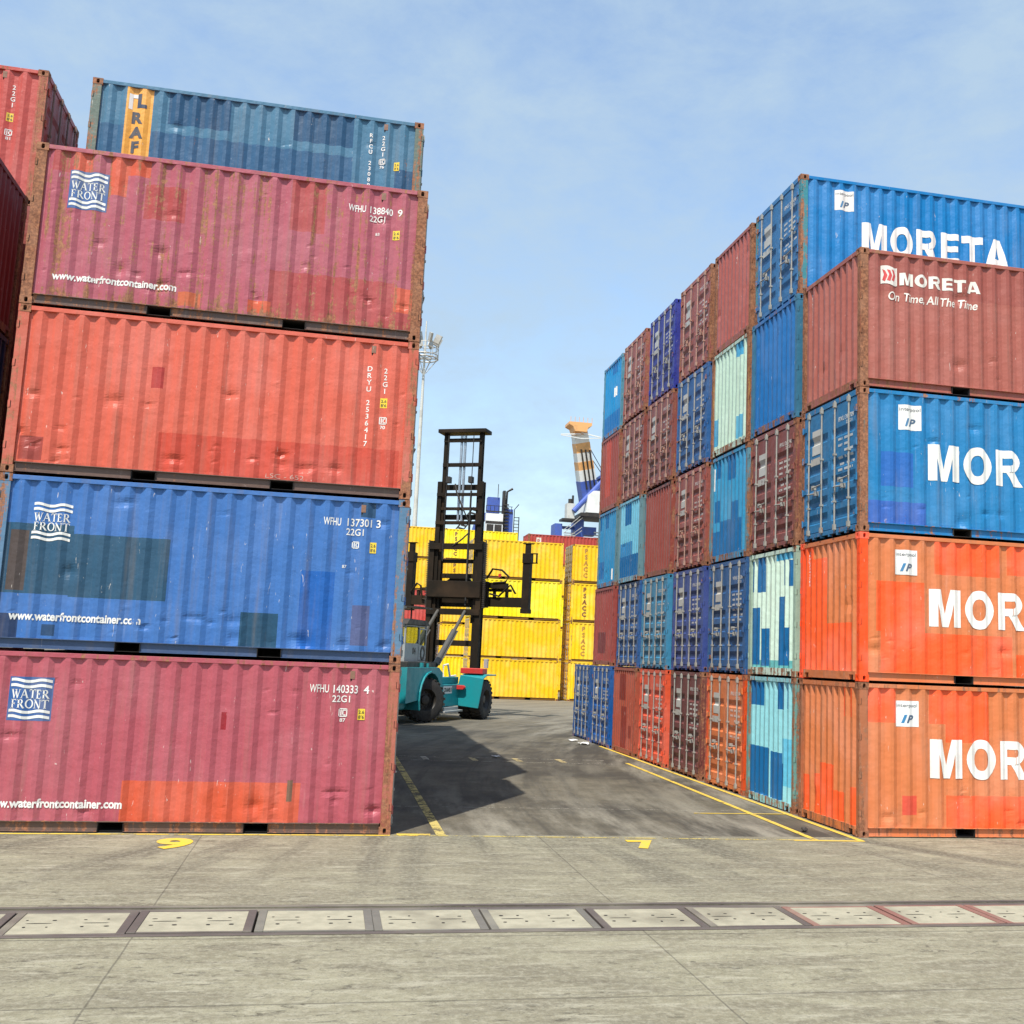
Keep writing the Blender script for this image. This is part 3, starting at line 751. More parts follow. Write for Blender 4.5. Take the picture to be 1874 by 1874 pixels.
    bump(t, math_(t, 'ADD', math_(t, 'MULTIPLY', fine, 0.5), math_(t, 'MULTIPLY', mid, 0.6)), bs, 0.02, b)
    return m
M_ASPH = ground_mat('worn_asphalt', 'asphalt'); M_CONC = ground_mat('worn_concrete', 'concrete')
TY0, TY1 = -5.86, -4.76      # the cable trench
TSL = -0.132                 # the trench runs slightly askew
def sheet(name, quads, z, mat):
    mb = MB()
    for q in quads: mb.add([(x, y, z) for x, y in q], [(0, 1, 2, 3)])
    o = link(name, mb.mesh(name, mat)); return tag(o, kind='structure')
G0 = 1500
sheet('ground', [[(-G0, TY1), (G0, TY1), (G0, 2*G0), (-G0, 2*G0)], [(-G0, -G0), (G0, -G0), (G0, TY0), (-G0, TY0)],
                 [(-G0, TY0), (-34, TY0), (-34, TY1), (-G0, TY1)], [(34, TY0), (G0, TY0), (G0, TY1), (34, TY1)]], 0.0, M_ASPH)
sheet('concrete_apron', [[(-34, TY1), (34, TY1), (34, -0.02), (-34, 0.12)], [(-34, -26), (34, -26), (34, TY0), (-34, TY0)]], 0.004, M_CONC)
M_SLAB = simple('precast_concrete', (0.38, 0.35, 0.25), 0.85, 0, 0.5, 5.0, (0.17, 0.15, 0.105), 0.75)
M_FRAME = simple('worn_steel_frame', (0.105, 0.084, 0.072), 0.7, 0.0, 0.5, 3.0, (0.24, 0.215, 0.16), 0.85)
M_FRAME_DUSTY = simple('dusty_steel_frame', (0.15, 0.138, 0.115), 0.8, 0.0, 0.4, 3.0, (0.24, 0.22, 0.165), 0.8)
M_FRAME_REFLECT = simple('reflection_red_frame', (0.23, 0.105, 0.080), 0.75, 0.0, 0.35, 5.0, (0.27, 0.20, 0.145), 0.8)  # red tint of a window reflection put into the steel colour
mb = MB(); mb.box(-34, 34, TY0, TY1, -0.50, -0.42); mb.box(-34, 34, TY0-0.10, TY0, -0.50, -0.006); mb.box(-34, 34, TY1, TY1+0.10, -0.50, -0.006)
tag(link('trench', mb.mesh('trench', M_VOID)), kind='structure')
mb = MB(); mb.box(-34, 34, TY1-0.11, TY1-0.002, -0.12, 0.002); mb.box(-34, 34, TY1+0.012, TY1+0.062, 0.0045, 0.022)
mb.box(-34, 34, TY0+0.002, TY0+0.09, -0.12, 0.002); mb.box(-34, 34, TY0-0.045, TY0-0.012, 0.0045, 0.014)
tag(link('trench_edging', mb.mesh('trench_edging', M_FRAME, 0.004)), kind='structure')
def trench_cover(i, xc, rust):  # rust picks the frame with the reflected red painted in
    rj = random.Random(i*7+1)
    wid = 1.19; mf = M_FRAME_REFLECT if rust else (M_FRAME_DUSTY if i in (3, 4, 5) else M_FRAME)
    root = empty('trench_cover', (xc, (TY0+TY1)/2, rj.uniform(-0.006, 0.006)), R(rj.uniform(-0.25, 0.25))); sk = (0.02 if xc > 3 else 0.0)
    ords = ['first', 'second', 'third', 'fourth', 'fifth', 'sixth', 'seventh', 'eighth', 'ninth', 'tenth', 'eleventh']
    if i > 10: tag(root, 'framed concrete trench cover continuing the row outside the picture', 'trench cover', 'trench covers outside the picture')
    else: tag(root, ('reflection-reddened framed' if rust else 'dark framed')+' concrete trench cover, %s from the left in the row across the apron' % ords[i], 'trench cover', 'concrete covers over the trench')
    hy_ = (TY1-TY0)/2; y0, y1 = -hy_+0.095, hy_-0.115; h = wid/2-0.012
    mb = MB(); fw = 0.085
    mb.box(-h, -h+fw, y0, y1, -0.14, 0.010); mb.box(h-fw, h, y0, y1, -0.14, 0.010)
    mb.box(-h+fw, h-fw, y0, y0+0.03, -0.14, 0.006); mb.box(-h+fw, h-fw, y1-0.03, y1, -0.14, 0.006)
    link('steel_frame', mb.mesh('steel_frame', mf, 0.004), root)
    mb = MB(); a, b, c, d = -h+fw, h-fw, y0+0.03, y1-0.03; z = 0.001
    holes = []
    for gx in (-0.29, 0.24):
        for hx, hy in ((-0.12, 0.13), (0.10, 0.14), (-0.10, -0.14), (0.12, -0.13)): holes.append((gx+hx+rj.uniform(-.02, .02), (c+d)/2+hy+rj.uniform(-.02, .02), 0.024*rj.uniform(.5, 1.15), 0.020*rj.uniform(.5, 1.15)))
        holes.append((gx, (c+d)/2+0.01, 0.13, 0.009))
    mb.box(a, b, c, d, -0.14, z); mb.cur = 1
    for (x, y, rx, ry) in holes:
        mb.add([(x+rx*math.cos(k*math.pi/5), y+ry*math.sin(k*math.pi/5), z+0.003) for k in range(10)], [tuple(range(10))])
    link('concrete_slab', mb.mesh('concrete_slab', [M_SLAB, M_VOID]), root)
for i, xc in enumerate((-4.62, -3.43, -2.25, -1.06, 0.11, 1.30, 2.50, 3.68, 4.87, 6.06, 7.25, 8.44, 9.63, 10.82, 12.01, 13.20, -5.81, -7.0, -8.19, -9.38, -10.57)): trench_cover(i, xc, xc > 4.3)

# painted markings
def road_paint():
    m, t, b, o = newmat('worn_yellow_paint'); g = N(t, 'ShaderNodeNewGeometry'); inf = N(t, 'ShaderNodeObjectInfo')
    n1 = noise(t, g.outputs['Position'], 3.0, 8, 0.7); n2 = noise(t, g.outputs['Position'], 30.0, 5, 0.7)
    at = N(t, 'ShaderNodeAttribute'); at.attribute_type = 'OBJECT'; at.attribute_name = 'wear'
    w = math_(t, 'ADD', math_(t, 'MULTIPLY', n1, 0.65), math_(t, 'MULTIPLY', n2, 0.35))
    thr = rng(t, at.outputs['Fac'], 0, 1, 0.66, 0.40, sm=False)
    msk = rng(t, w, thr, math_(t, 'ADD', thr, 0.05))
    t.links.new(mixc(t, rng(t, n1, 0.35, 0.7, 0, 0.4), inf.outputs['Color'], (0.40, 0.32, 0.16)), b.inputs['Base Color']); b.inputs['Roughness'].default_value = 0.75
    tr = N(t, 'ShaderNodeBsdfTransparent'); ms = N(t, 'ShaderNodeMixShader')
    t.links.new(msk, ms.inputs[0]); t.links.new(b.outputs[0], ms.inputs[1]); t.links.new(tr.outputs[0], ms.inputs[2]); t.links.new(ms.outputs[0], o.inputs[0]); return m
M_ROADP = road_paint()
YEL = (0.68, 0.46, 0.045)
def stripe(name, a, b, w, z, wear, color=YEL):
    a, b = Vector((*a, z)), Vector((*b, z)); d = (b-a).normalized(); n = Vector((-d.y, d.x, 0))*w/2; k = max(1, int((b-a).length/0.5))
    mb = MB()
    for i in range(k): p, q = a.lerp(b, i/k), a.lerp(b, (i+1)/k); mb.add([p-n, q-n, q+n, p+n], [(0, 1, 2, 3)])
    o = link(name, mb.mesh(name, M_ROADP), None, color); o['wear'] = wear; return tag(o, kind='structure')
stripe('yellow_line', (-14.0, -0.14), (0.6, -0.06), 0.09, 0.008, 0.55)
stripe('yellow_line', (0.62, -0.06), (6.5, -0.27), 0.07, 0.0082, 0.70, (0.55, 0.42, 0.10))
stripe('yellow_line', (6.5, -0.30), (7.72, -0.36), 0.10, 0.0085, 0.15)
stripe('yellow_line', (0.78, 0.0), (0.79, 16.0), 0.15, 0.0088, 0.62, (0.50, 0.39, 0.11))
stripe('yellow_line', (7.68, -0.36), (7.72, 17.5), 0.11, 0.0092, 0.35)
stripe('yellow_line', (6.90, -0.28), (7.10, 12.0), 0.11, 0.0096, 0.40)
stripe('yellow_line', (5.80, 2.62), (7.78, 2.62), 0.07, 0.0100, 0.30)
stripe('yellow_line', (0.10, 0.02), (0.62, 0.02), 0.14, 0.0104, 0.45)
PALE = (0.42, 0.40, 0.33)
for y, w in ((11.75, 0.05), (12.75, 0.05), (3.1, 0.025)): stripe('pale_line', (0.2, y), (6.6, y-0.15), w, 0.0108, 0.72, PALE)
for x in (1.6, 2.9, 4.1, 5.3): stripe('pale_line', (x, 11.8), (x-0.02, 12.7), 0.16, 0.0112, 0.6, (0.42, 0.33, 0.15) if x > 2 else PALE)
def ground_digit(s, x, y, w, h, bold):
    bm = text_bm(s, h, bold, x0=x, z0=0, width=w)
    for v in bm.verts: v.co = Vector((v.co.x, y+v.co.z, 0.012))
    me = bpy.data.meshes.new('painted_number'); bm.to_mesh(me); bm.free(); me.materials.append(M_ROADP)
    o = link('painted_number', me, None, (0.72, 0.47, 0.03)); o['wear'] = 0.12; tag(o, kind='structure')
ground_digit('9', -3.30, -1.22, 0.50, 0.80, 0.04); ground_digit('7', 3.62, -1.08, 0.44, 0.70, 0.04)

# ------------------------------------------------------------------ left stack
MAROON = srgb(172, 82, 92, 0.95); REDP = srgb(208, 96, 74, 0.92); BLUEP = srgb(62, 110, 174, 0.92); TRAFB = srgb(74, 122, 150, 0.85)
POSTR = srgb(156, 92, 66, 0.9); ORG = srgb(204, 86, 56, 0.92); DKRED = srgb(168, 72, 70, 0.95)
DKTEAL = srgb(48, 88, 116, 0.80)
LX = -L/2; LY = W/2
GL = 'containers of the left front stack'
c1 = container((LX, LY, 0), MAROON, 'maroon container with orange strip along its foot, ground level of the left front stack', GL,
    front_patches=[(2.11, 4.66, 0.17, 0.75, ORG), (3.43, 3.51, 1.52, 1.78, srgb(140, 30, 40)), (4.47, 4.55, 0.48, 0.79, srgb(120, 90, 70))],
    footcol=srgb(112, 88, 78, .8), vent=True, rust=0.16, postcol=srgb(168, 92, 72), postrust=0.56, hero=True, rows=56, dents=30, seed=1)
waterfront(c1, 0.45, 1.03, 1.59, 2.20)
txt(c1, 'WFHU', 'front', 4.70, 2.125, 0.125, 0.012, width=0.29); txt(c1, '140333', 'front', 5.06, 2.125, 0.125, 0.012, mat=DECAL_WORN, width=0.37); txt(c1, '4', 'front', 5.52, 2.125, 0.125, 0.012)
txt(c1, '22G1', 'front', 5.05, 1.985, 0.105, 0.012, width=0.27)
ic_mark(c1, 5.16, 5.29, 1.76, 1.89, '87'); plate_yellow(c1, 5.45, 5.56, 1.72, 1.89)
txt(c1, 'www.waterfrontcontainer.com', 'front', 0.26, 0.355, 0.125, 0.034, width=1.88, lift=0.006)
c2 = container((LX, LY, HH), BLUEP, 'blue container with dark repainted rectangle, second level of the left front stack', GL,
    front_patches=[(0.16, 1.10, 0.82, 1.86, DKTEAL), (1.10, 2.48, 0.80, 1.74, DKTEAL), (0.23, 0.48, 0.86, 1.76, srgb(86, 74, 70, .8)), (3.59, 4.14, 0.17, 0.69, srgb(34, 76, 104, .85)),
        (4.45, 4.96, 0.17, 1.38, srgb(28, 96, 176, .85)), (5.26, 5.53, 0.25, 0.89, srgb(84, 94, 136, .85)), (0.78, 0.97, 0.20, 0.39, srgb(44, 74, 110, .85)), (0.17, 0.45, 0.18, 0.52, srgb(40, 62, 100, .85)), (5.30, 5.52, 2.27, 2.5, srgb(40, 76, 110, .85))],
    vent=True, footcol=srgb(70, 92, 128, .8), rust=0.13, postcol=srgb(92, 128, 158, .85), postrust=0.54, hero=True, rows=56, dents=42, seed=2, railrust=0.25)
waterfront(c2, 0.50, 1.06, 1.60, 2.19, back=False)
txt(c2, 'WFHU', 'front', 4.73, 2.12, 0.125, 0.012, width=0.27); txt(c2, '137301', 'front', 5.10, 2.12, 0.125, 0.012, mat=DECAL_WORN, width=0.38); txt(c2, '3', 'front', 5.55, 2.12, 0.125, 0.012)
txt(c2, '22G1', 'front', 5.09, 1.975, 0.11, 0.012, width=0.27)
ic_mark(c2, 5.19, 5.30, 1.77, 1.88); plate_yellow(c2, 5.47, 5.57, 1.71, 1.88)
txt(c2, '87', 'front', 5.06, 1.45, 0.05, 0.01)
txt(c2, 'www.waterfrontcontainer.com', 'front', 0.33, 0.435, 0.125, 0.032, shear=0.05, width=1.83, mat=DECAL_WORN, lift=0.006)
c3 = container((LX-0.005, LY, 2*HH), REDP, 'bright red container lettered DRYU, third level of the left front stack', GL,
    front_patches=[(2.17, 5.84, 0.17, 0.78, srgb(200, 76, 56, .9)), (0.20, 0.54, 0.20, 0.57, srgb(158, 70, 60, .9)), (1.99, 2.16, 1.47, 1.80, srgb(176, 48, 40, .9))],
    footcol=srgb(112, 88, 78, .8), vent=True, rust=0.14, postcol=srgb(196, 96, 74, .9), postrust=0.58, hero=True, rows=56, dents=48, seed=3, railrust=0.34)
vtext(c3, 'DRYU 2536417', 'front', 5.295, 2.13, 0.085, 0.112); vtext(c3, '22G1', 'front', 5.55, 2.12, 0.085, 0.112)
plate_yellow(c3, 5.49, 5.60, 1.46, 1.62); ic_mark(c3, 5.49, 5.61, 1.19, 1.31, '70')
txt(c3, 'LSC - 652', 'front', 3.80, 0.19, 0.075, -0.012, (0.62, 0.40, 0.34), mat=DECAL_WORN, width=0.58)
c4 = container((LX-0.008, LY, 3*HH), srgb(170, 86, 98, .95), 'rust-streaked maroon container with white lettering, topmost of the left front stack', GL,
    front_patches=[(0.56, 0.83, 2.16, 2.50, ORG), (1.09, 1.36, 1.89, 2.50, ORG), (1.36, 1.69, 2.24, 2.51, ORG), (0.26, 0.56, 2.16, 2.50, DKRED), (1.64, 2.26, 1.56, 2.12, DKRED), (3.87, 4.42, 1.65, 2.50, DKRED),
        (3.62, 5.60, 0.18, 0.95, DKRED), (5.60, 5.90, 0.18, 0.45, DKRED), (5.60, 5.90, 0.45, 0.88, ORG), (2.26, 2.60, 0.20, 0.44, srgb(190, 96, 62)), (3.31, 3.67, 0.20, 0.43, srgb(196, 86, 54))],
    footcol=srgb(112, 88, 78, .8), vent=True, rust=0.50, postcol=POSTR, postrust=0.80, hero=True, rows=56, dents=51, seed=4, railrust=0.5)
waterfront(c4, 0.53, 1.08, 1.60, 2.20)
txt(c4, 'WFHU', 'front', 4.78, 2.10, 0.12, 0.012, width=0.28); txt(c4, '138840', 'front', 5.13, 2.10, 0.12, 0.012, width=0.37); txt(c4, '9', 'front', 5.58, 2.10, 0.12, 0.012)
txt(c4, '22G1', 'front', 5.13, 1.96, 0.105, 0.012, width=0.25); plate_yellow(c4, 5.52, 5.63, 1.69, 1.85)
txt(c4, '83', 'front', 5.24, 1.73, 0.05, 0.01)
txt(c4, 'www.waterfrontcontainer.com', 'front', 0.41, 0.435, 0.12, 0.032, shear=0.05, width=1.82, mat=DECAL_WORN, lift=0.006)

# second row on the left, five high: only its top container shows
ROW = 2.78
DARKB = srgb(46, 90, 126, .78)
c5 = container((LX+0.01, ROW+LY, 4*HH), TRAFB, 'weathered blue container with orange vertical name band, behind and above the left front stack', 'containers behind the left front stack',
    front_patches=[(0.61, 1.07, 0.2, 2.50, srgb(232, 168, 70, .9)), (1.35, 2.46, 1.90, 2.52, DARKB), (3.63, 4.73, 1.90, 2.52, DARKB), (0.16, 0.61, 0.91, 1.75, srgb(58, 102, 136, .82)), (1.07, 4.75, 0.60, 1.72, srgb(54, 98, 134, .82)), (5.56, 5.89, 0.3, 1.58, DARKB)],
    vent=True, rust=0.32, postcol=srgb(108, 124, 112, .8), postrust=0.56, hero=True, rows=56, dents=22, seed=5, railrust=0.35)
drape(poly_bm([rect(0.655, 0.72, 2.08, 2.38), rect(0.72, 0.80, 2.31, 2.38)]), 'emblem', 'front', 0.005, DECAL, c5, WHITE)
drape(poly_bm([rect(0.80, 0.87, 2.12, 2.40), rect(0.87, 0.97, 2.12, 2.19)]), 'emblem', 'front', 0.005, DECAL, c5, srgb(24, 52, 84))
vtext(c5, 'RAFFLES', 'front', 0.825, 2.04, 0.215, 0.285, srgb(40, 52, 70), 0.05)
vtext(c5, 'RFCU 2308952', 'front', 5.07, 2.24, 0.08, 0.112); vtext(c5, '22G1', 'front', 5.305, 2.23, 0.085, 0.112)
ic_mark(c5, 5.24, 5.36, 1.64, 1.76, '76'); plate_yellow(c5, 5.53, 5.63, 1.56, 1.73)
BULK = None
def bulk(loc, color):
    """plain stand-in geometry for containers buried inside the stack: frame-less corrugated box"""
    global BULK
    if BULK is None:
        mb = MB(); mb.box(-L/2+0.05, L/2-0.05, -W/2+0.06, W/2-0.06, 0.02, H-0.02)
        for sx in (-1, 1):
            for sy in (-1, 1):
                a, b = sorted((sx*L/2, sx*(L/2-0.16))); c, d = sorted((sy*W/2, sy*(W/2-0.12))); mb.box(a, b, c, d, 0, H)
        b1 = bmesh.new(); b1.from_mesh(mb.mesh('b', PAINT))
        for m in (SIDE_PLAIN, END_PANEL):
            for rot in (0, math.pi):
                mm = m.copy(); mm.transform(Matrix.Rotation(rot, 4, 'Z')); b1.from_mesh(mm); bpy.data.meshes.remove(mm)
        BULK = bpy.data.meshes.new('stacked_container'); b1.to_mesh(BULK); b1.free(); BULK.materials.append(PAINT)
    o = link('stacked_container', BULK, None, color, 0.3, loc)
    return tag(o, 'weathered container buried in the block of stacks behind the left front stack', 'container', 'containers inside the left block')
cols = [MAROON, srgb(150, 60, 50), MAROON, srgb(120, 56, 50), srgb(150, 70, 60)]
for k in range(1, 7):
    for lv in range(5):
        if (k, lv) == (1, 4): continue
        bulk((LX+0.02*((k*3+lv*7) % 5-2), k*ROW+LY, lv*HH), cols[(k*3+lv*2) % 5])
# neighbour stack further left: only a dark slice of its right ends shows
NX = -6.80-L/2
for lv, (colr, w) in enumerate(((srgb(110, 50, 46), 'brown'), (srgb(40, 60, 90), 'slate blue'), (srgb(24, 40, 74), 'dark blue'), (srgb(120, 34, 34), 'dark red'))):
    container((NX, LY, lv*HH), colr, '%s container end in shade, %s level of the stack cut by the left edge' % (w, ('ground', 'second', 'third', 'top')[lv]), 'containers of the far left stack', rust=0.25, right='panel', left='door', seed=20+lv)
c6 = container((NX, ROW+LY, 4*HH), srgb(190, 80, 70, .9), 'red container with door end showing, high at the top left corner', 'containers of the far left stack', vent=True, rust=0.16, postcol=srgb(176, 88, 66, .9), postrust=0.59,
    hero=True, rows=40, dents=24, seed=6, rodcol=srgb(120, 92, 80))
vtext(c6, '22G1', 'front', 5.50, 2.24, 0.085, 0.112); plate_yellow(c6, 5.43, 5.54, 1.54, 1.70); ic_mark(c6, 5.43, 5.55, 1.27, 1.39, '81')
for lv in range(4): bulk((NX, ROW+LY, lv*HH), cols[(lv+1) % 5])

# ------------------------------------------------------------------ right row
XR = 7.813; RX = XR+L/2
CY = [0.0, 2.65, 5.32, 8.06, 10.95, 13.82, 16.72, 19.62]
TAN = srgb(212, 122, 72, .92); BORG = srgb(246, 92, 38, .95); BRN = srgb(150, 78, 68, .92); BRN2 = srgb(136, 76, 70, .92); LBL = srgb(52, 148, 192, .9); MBL = srgb(14, 96, 170, .9)
MINT = srgb(206, 230, 212, .95); CYAN = srgb(146, 212, 220, .92); DBL = srgb(16, 102, 158, .9); NAVY = srgb(34, 70, 128, .9); PURP = srgb(52, 58, 138, .9)
ORDC = ['nearest', 'second', 'third', 'fourth', 'fifth', 'sixth', 'seventh', 'farthest']
ORDL = ['ground level', 'second level', 'third level', 'fourth level', 'top level']
GR = 'containers of the right row'
TANROD = srgb(176, 140, 124, .9)
def rc(col, lv, color, look, **k):
    k.setdefault('left', 'door'); k.setdefault('right', 'panel' if k['left'] == 'door' else 'door')
    k.setdefault('seed', 40+col*6+lv); k.setdefault('postcol', color)
    jit = 0.0 if col == 0 else random.Random(col*11+lv).uniform(-0.03, 0.03)
    return container((RX+jit, CY[col]+LY, lv*HH), color, '%s, %s, %s stack of the right row' % (look, ORDL[lv], ORDC[col]), GR, **k)
# nearest stack
a = rc(0, 0, TAN, 'tan container patched with bright orange', left='panel', rust=0.20, postrust=0.64, postcol=srgb(176, 104, 66, .9), hero=True, rows=56, dents=19,
    front_patches=[(0.16, 0.70, 1.93, 2.5, BORG), (1.34, 2.49, 1.91, 2.5, BORG), (1.66, 2.49, 1.61, 1.91, BORG), (1.65, 3.39, 0.17, 0.72, BORG), (0.82, 1.09, 0.38, 0.70, srgb(222, 84, 62, .9)), (3.9, 5.2, 1.7, 2.4, BORG)],
    end_patches=[(1.96, 2.29, 0.17, 0.82, BORG), (1.51, 1.79, 0.17, 0.88, BORG), (0.97, 1.51, 0.17, 1.10, BORG), (0.56, 0.97, 0.17, 0.66, BORG), (0.12, 0.38, 0.17, 0.80, BORG), (0.54, 0.69, 1.98, 2.49, BORG), (0.29, 0.43, 1.98, 2.48, BORG)])
interpool(a, 0.70, 1.13, 1.86, 2.30); moreta(a)
vtext(a, 'IPXU3312457', 'left', W-2.05, 2.42, 0.045, 0.062)
a = rc(0, 1, TAN, 'bright orange and tan container with orange post', left='panel', rust=0.14, postrust=0.02, postcol=srgb(250, 82, 26, .95), hero=True, rows=56, dents=19, railrust=0.3,
    front_patches=[(1.45, 2.73, 1.93, 2.5, BORG), (2.90, 3.49, 1.98, 2.5, BORG), (0.32, 1.24, 0.89, 1.76, BORG), (0.43, 2.97, 0.17, 0.89, BORG), (3.04, 3.45, 0.17, 0.57, BORG), (4.2, 5.4, 0.17, 1.2, BORG)],
    end_patches=[(1.90, 2.64, 0.17, 2.5, BORG), (1.28, 1.90, 0.17, 2.25, BORG), (0.30, 1.36, 0.17, 1.02, BORG)])
interpool(a, 0.69, 1.12, 1.88, 2.32); moreta(a)
vtext(a, 'IPXU3341782', 'left', W-2.10, 2.42, 0.045, 0.062)
a = rc(0, 2, srgb(30, 124, 180, .9), 'blue container with violet-blue patches and closed doors', rust=0.27, postrust=0.76, postcol=srgb(120, 110, 96, .85), endcol=srgb(44, 118, 166, .92), hero=True, rows=56, dents=28,
    front_patches=[(0.44, 1.06, 0.83, 1.46, srgb(40, 104, 182, .9)), (0.16, 1.30, 0.17, 0.57, srgb(48, 98, 182, .9))], door_text=('IPXU 396709', 1), railrust=0.45)
interpool(a, 0.77, 1.20, 1.88, 2.34); moreta(a)
a = rc(0, 3, srgb(166, 92, 78, .92), 'maroon brown container with small red emblem', left='panel', rust=0.15, postrust=0.80, postcol=srgb(150, 78, 48, .9), hero=True, rows=56, dents=19,
    front_patches=[(0.16, 5.9, 1.82, 2.5, srgb(158, 84, 72, .92))])
drape(poly_bm([[(0.42+0.33*i/8, 2.29+0.022*math.sin(i/8*6)) for i in range(9)]+[(0.75-0.33*i/8, 1.95+0.022*math.sin((8-i)/8*6)) for i in range(9)]]), 'emblem_background', 'front', 0.004, DECAL, a, (0.74, 0.69, 0.62))
P = []
for k in range(3):
    x = 0.455+k*0.082
    P += [[(x, 2.235), (x+0.055, 2.215), (x+0.092, 2.12), (x+0.037, 2.14)], [(x+0.037, 2.14), (x+0.092, 2.12), (x+0.055, 2.01), (x+0.0, 2.03)]]
drape(poly_bm(P), 'emblem', 'front', 0.007, DECAL, a, (0.62, 0.03, 0.04))
drape(heavy_word('MORETA', 0.80, 2.42, 1.965, 0.235), 'lettering', 'front', 0.006, DECAL, a, (0.80, 0.76, 0.68))
txt(a, 'On Time, All The Time', 'front', 0.56, 1.66, 0.165, 0.012, (0.80, 0.76, 0.68), shear=0.18, width=1.80, lift=0.006)
vtext(a, 'MOTU0312785', 'left', W-2.08, 2.38, 0.045, 0.060, mat=DECAL_WORN); vtext(a, '22G1', 'left', W-0.38, 2.2, 0.045, 0.062, mat=DECAL_WORN)
# second stack
rc(1, 0, CYAN, 'pale cyan container end with blue repaint bars', left='panel', rust=0.20, postrust=0.56, postcol=srgb(120, 168, 160, .85), seed=51,
   end_patches=[(2.05, 2.28, 1.98, 2.49, DBL), (1.63, 1.98, 1.98, 2.46, DBL), (0.51, 0.91, 1.95, 2.49, DBL), (0.30, 0.40, 1.97, 2.49, DBL), (0.16, 0.63, 0.47, 1.39, srgb(96, 190, 220, .9)), (1.23, 2.32, 0.17, 1.14, DBL), (0.63, 1.19, 0.17, 1.09, DBL), (0.52, 0.63, 0.2, 0.9, DBL)])
rc(1, 1, MINT, 'mint white container end with blue repaint bars', left='panel', rust=0.22, postrust=0.38, postcol=srgb(170, 196, 176, .85),
   end_patches=[(0.16, 0.98, 2.35, 2.49, srgb(60, 160, 200, .9)), (0.53, 0.63, 1.82, 2.35, DBL), (0.15, 0.36, 1.80, 2.33, DBL), (0.12, 2.30, 0.168, 0.32, srgb(100, 176, 176, .9)), (1.63, 1.96, 1.75, 2.49, DBL), (2.15, 2.28, 1.77, 2.44, DBL), (1.88, 2.28, 0.22, 1.43, DBL), (1.37, 1.72, 0.20, 0.98, DBL), (0.54, 0.91, 0.21, 1.61, DBL), (0.29, 0.54, 0.22, 0.98, DBL)])
a = rc(1, 2, BRN2, 'dark maroon door container with silver rods', rust=0.18, postrust=0.69, door_text=('IPXU 264740', 1))
rc(1, 3, srgb(22, 106, 172, .9), 'plain strong blue container end with corrugated wall', left='panel', rust=0.10, postrust=0.24, postcol=srgb(60, 120, 150, .85), hero=True, seed=54)
a = rc(1, 4, srgb(0, 120, 186, .9), 'bright blue container with white name', rust=0.06, postrust=0.60, postcol=srgb(60, 140, 150, .85), endcol=srgb(50, 116, 168, .92), hero=True, rows=56, dents=16, railrust=0.2, door_text=('IPXU 373656', 1))
interpool(a, 0.78, 1.20, 1.91, 2.35); moreta(a, 1.40, 4.84, 1.03, 0.68)
# third stack
rc(2, 0, srgb(212, 146, 92, .9), 'tan door container with orange frame and foot', rust=0.2, endcol=srgb(222, 124, 70, .92), postcol=srgb(222, 84, 36, .92), postrust=0.38, door_text=('IPXU 331194', 1))
rc(2, 1, srgb(44, 92, 146, .92), 'dark blue container with dull rods', rust=0.14, postrust=0.25, door_text=('WFHU 140204', 1))
rc(2, 2, LBL, 'light blue container end with dark blue patches', left='panel', rust=0.14, postrust=0.54, postcol=srgb(96, 150, 168, .85),
   end_patches=[(1.74, 2.12, 2.04, 2.42, DBL), (0.73, 1.38, 1.90, 2.49, DBL), (1.76, 2.14, 0.97, 1.51, DBL), (0.61, 1.03, 0.89, 1.36, DBL), (1.06, 2.56, 0.17, 0.75, DBL), (0.38, 1.07, 0.17, 0.94, DBL), (1.08, 1.74, 0.65, 0.97, DBL), (2.14, 2.20, 1.76, 2.31, WHITE)])
rc(2, 3, srgb(190, 218, 198, .92), 'mint green container end with rusty yellow post', left='panel', rust=0.24, postrust=0.76, postcol=srgb(190, 150, 84, .9),
   end_patches=[(1.91, 2.28, 0.26, 0.93, srgb(70, 160, 200, .9)), (0.30, 0.74, 0.20, 0.74, srgb(90, 170, 200, .9)), (0.35, 0.84, 2.17, 2.49, srgb(70, 160, 200, .9))])
a = rc(2, 4, srgb(166, 88, 78, .92), 'plain maroon container end with rusty post', left='panel', rust=0.20, postrust=0.80, postcol=srgb(170, 88, 52, .9), hero=True)
vtext(a, 'GESU2846105', 'left', W-2.2, 2.36, 0.045, 0.058)
# fourth stack
rc(3, 0, srgb(118, 64, 60, .9), 'very dark maroon door container', rust=0.16, postrust=0.54, door_text=('IPXU 303701', 1))
rc(3, 1, srgb(62, 80, 146, .92), 'violet blue door container with white square', rust=0.10, postrust=0.18, door_text=('IPXU 347889', 1))
rc(3, 2, srgb(156, 82, 72, .92), 'reddish maroon door container', rust=0.18, postrust=0.5, rodcol=TANROD, door_text=('IPXU 338450', 1))
rc(3, 3, srgb(40, 96, 156, .92), 'mid blue door container with white placard', rust=0.12, postrust=0.30, door_text=('IPXU 300595', 1))
rc(3, 4, srgb(160, 88, 78, .92), 'maroon door container with tan rods', rust=0.2, postrust=0.70, rodcol=TANROD, door_text=('IPXU 322710', 1))
# fifth stack
rc(4, 0, srgb(232, 92, 58, .92), 'bright orange red door container', rust=0.14, postrust=0.3, door_text=('IPXU 371524', 1))
rc(4, 1, srgb(62, 138, 176, .92), 'light blue door container with grey placard', rust=0.16, postrust=0.22, door_text=('GESU 241096', 1))
rc(4, 2, srgb(150, 76, 66, .92), 'plain red-brown container end', left='panel', rust=0.14, postrust=0.5)
rc(4, 3, srgb(142, 78, 70, .92), 'brownish maroon door container', rust=0.18, postrust=0.5, rodcol=TANROD, door_text=('IPXU 318822', 1))
rc(4, 4, srgb(44, 54, 146, .9), 'violet blue door container against the sky', rust=0.06, postrust=0.18, door_text=('IPXU 380116', 1))
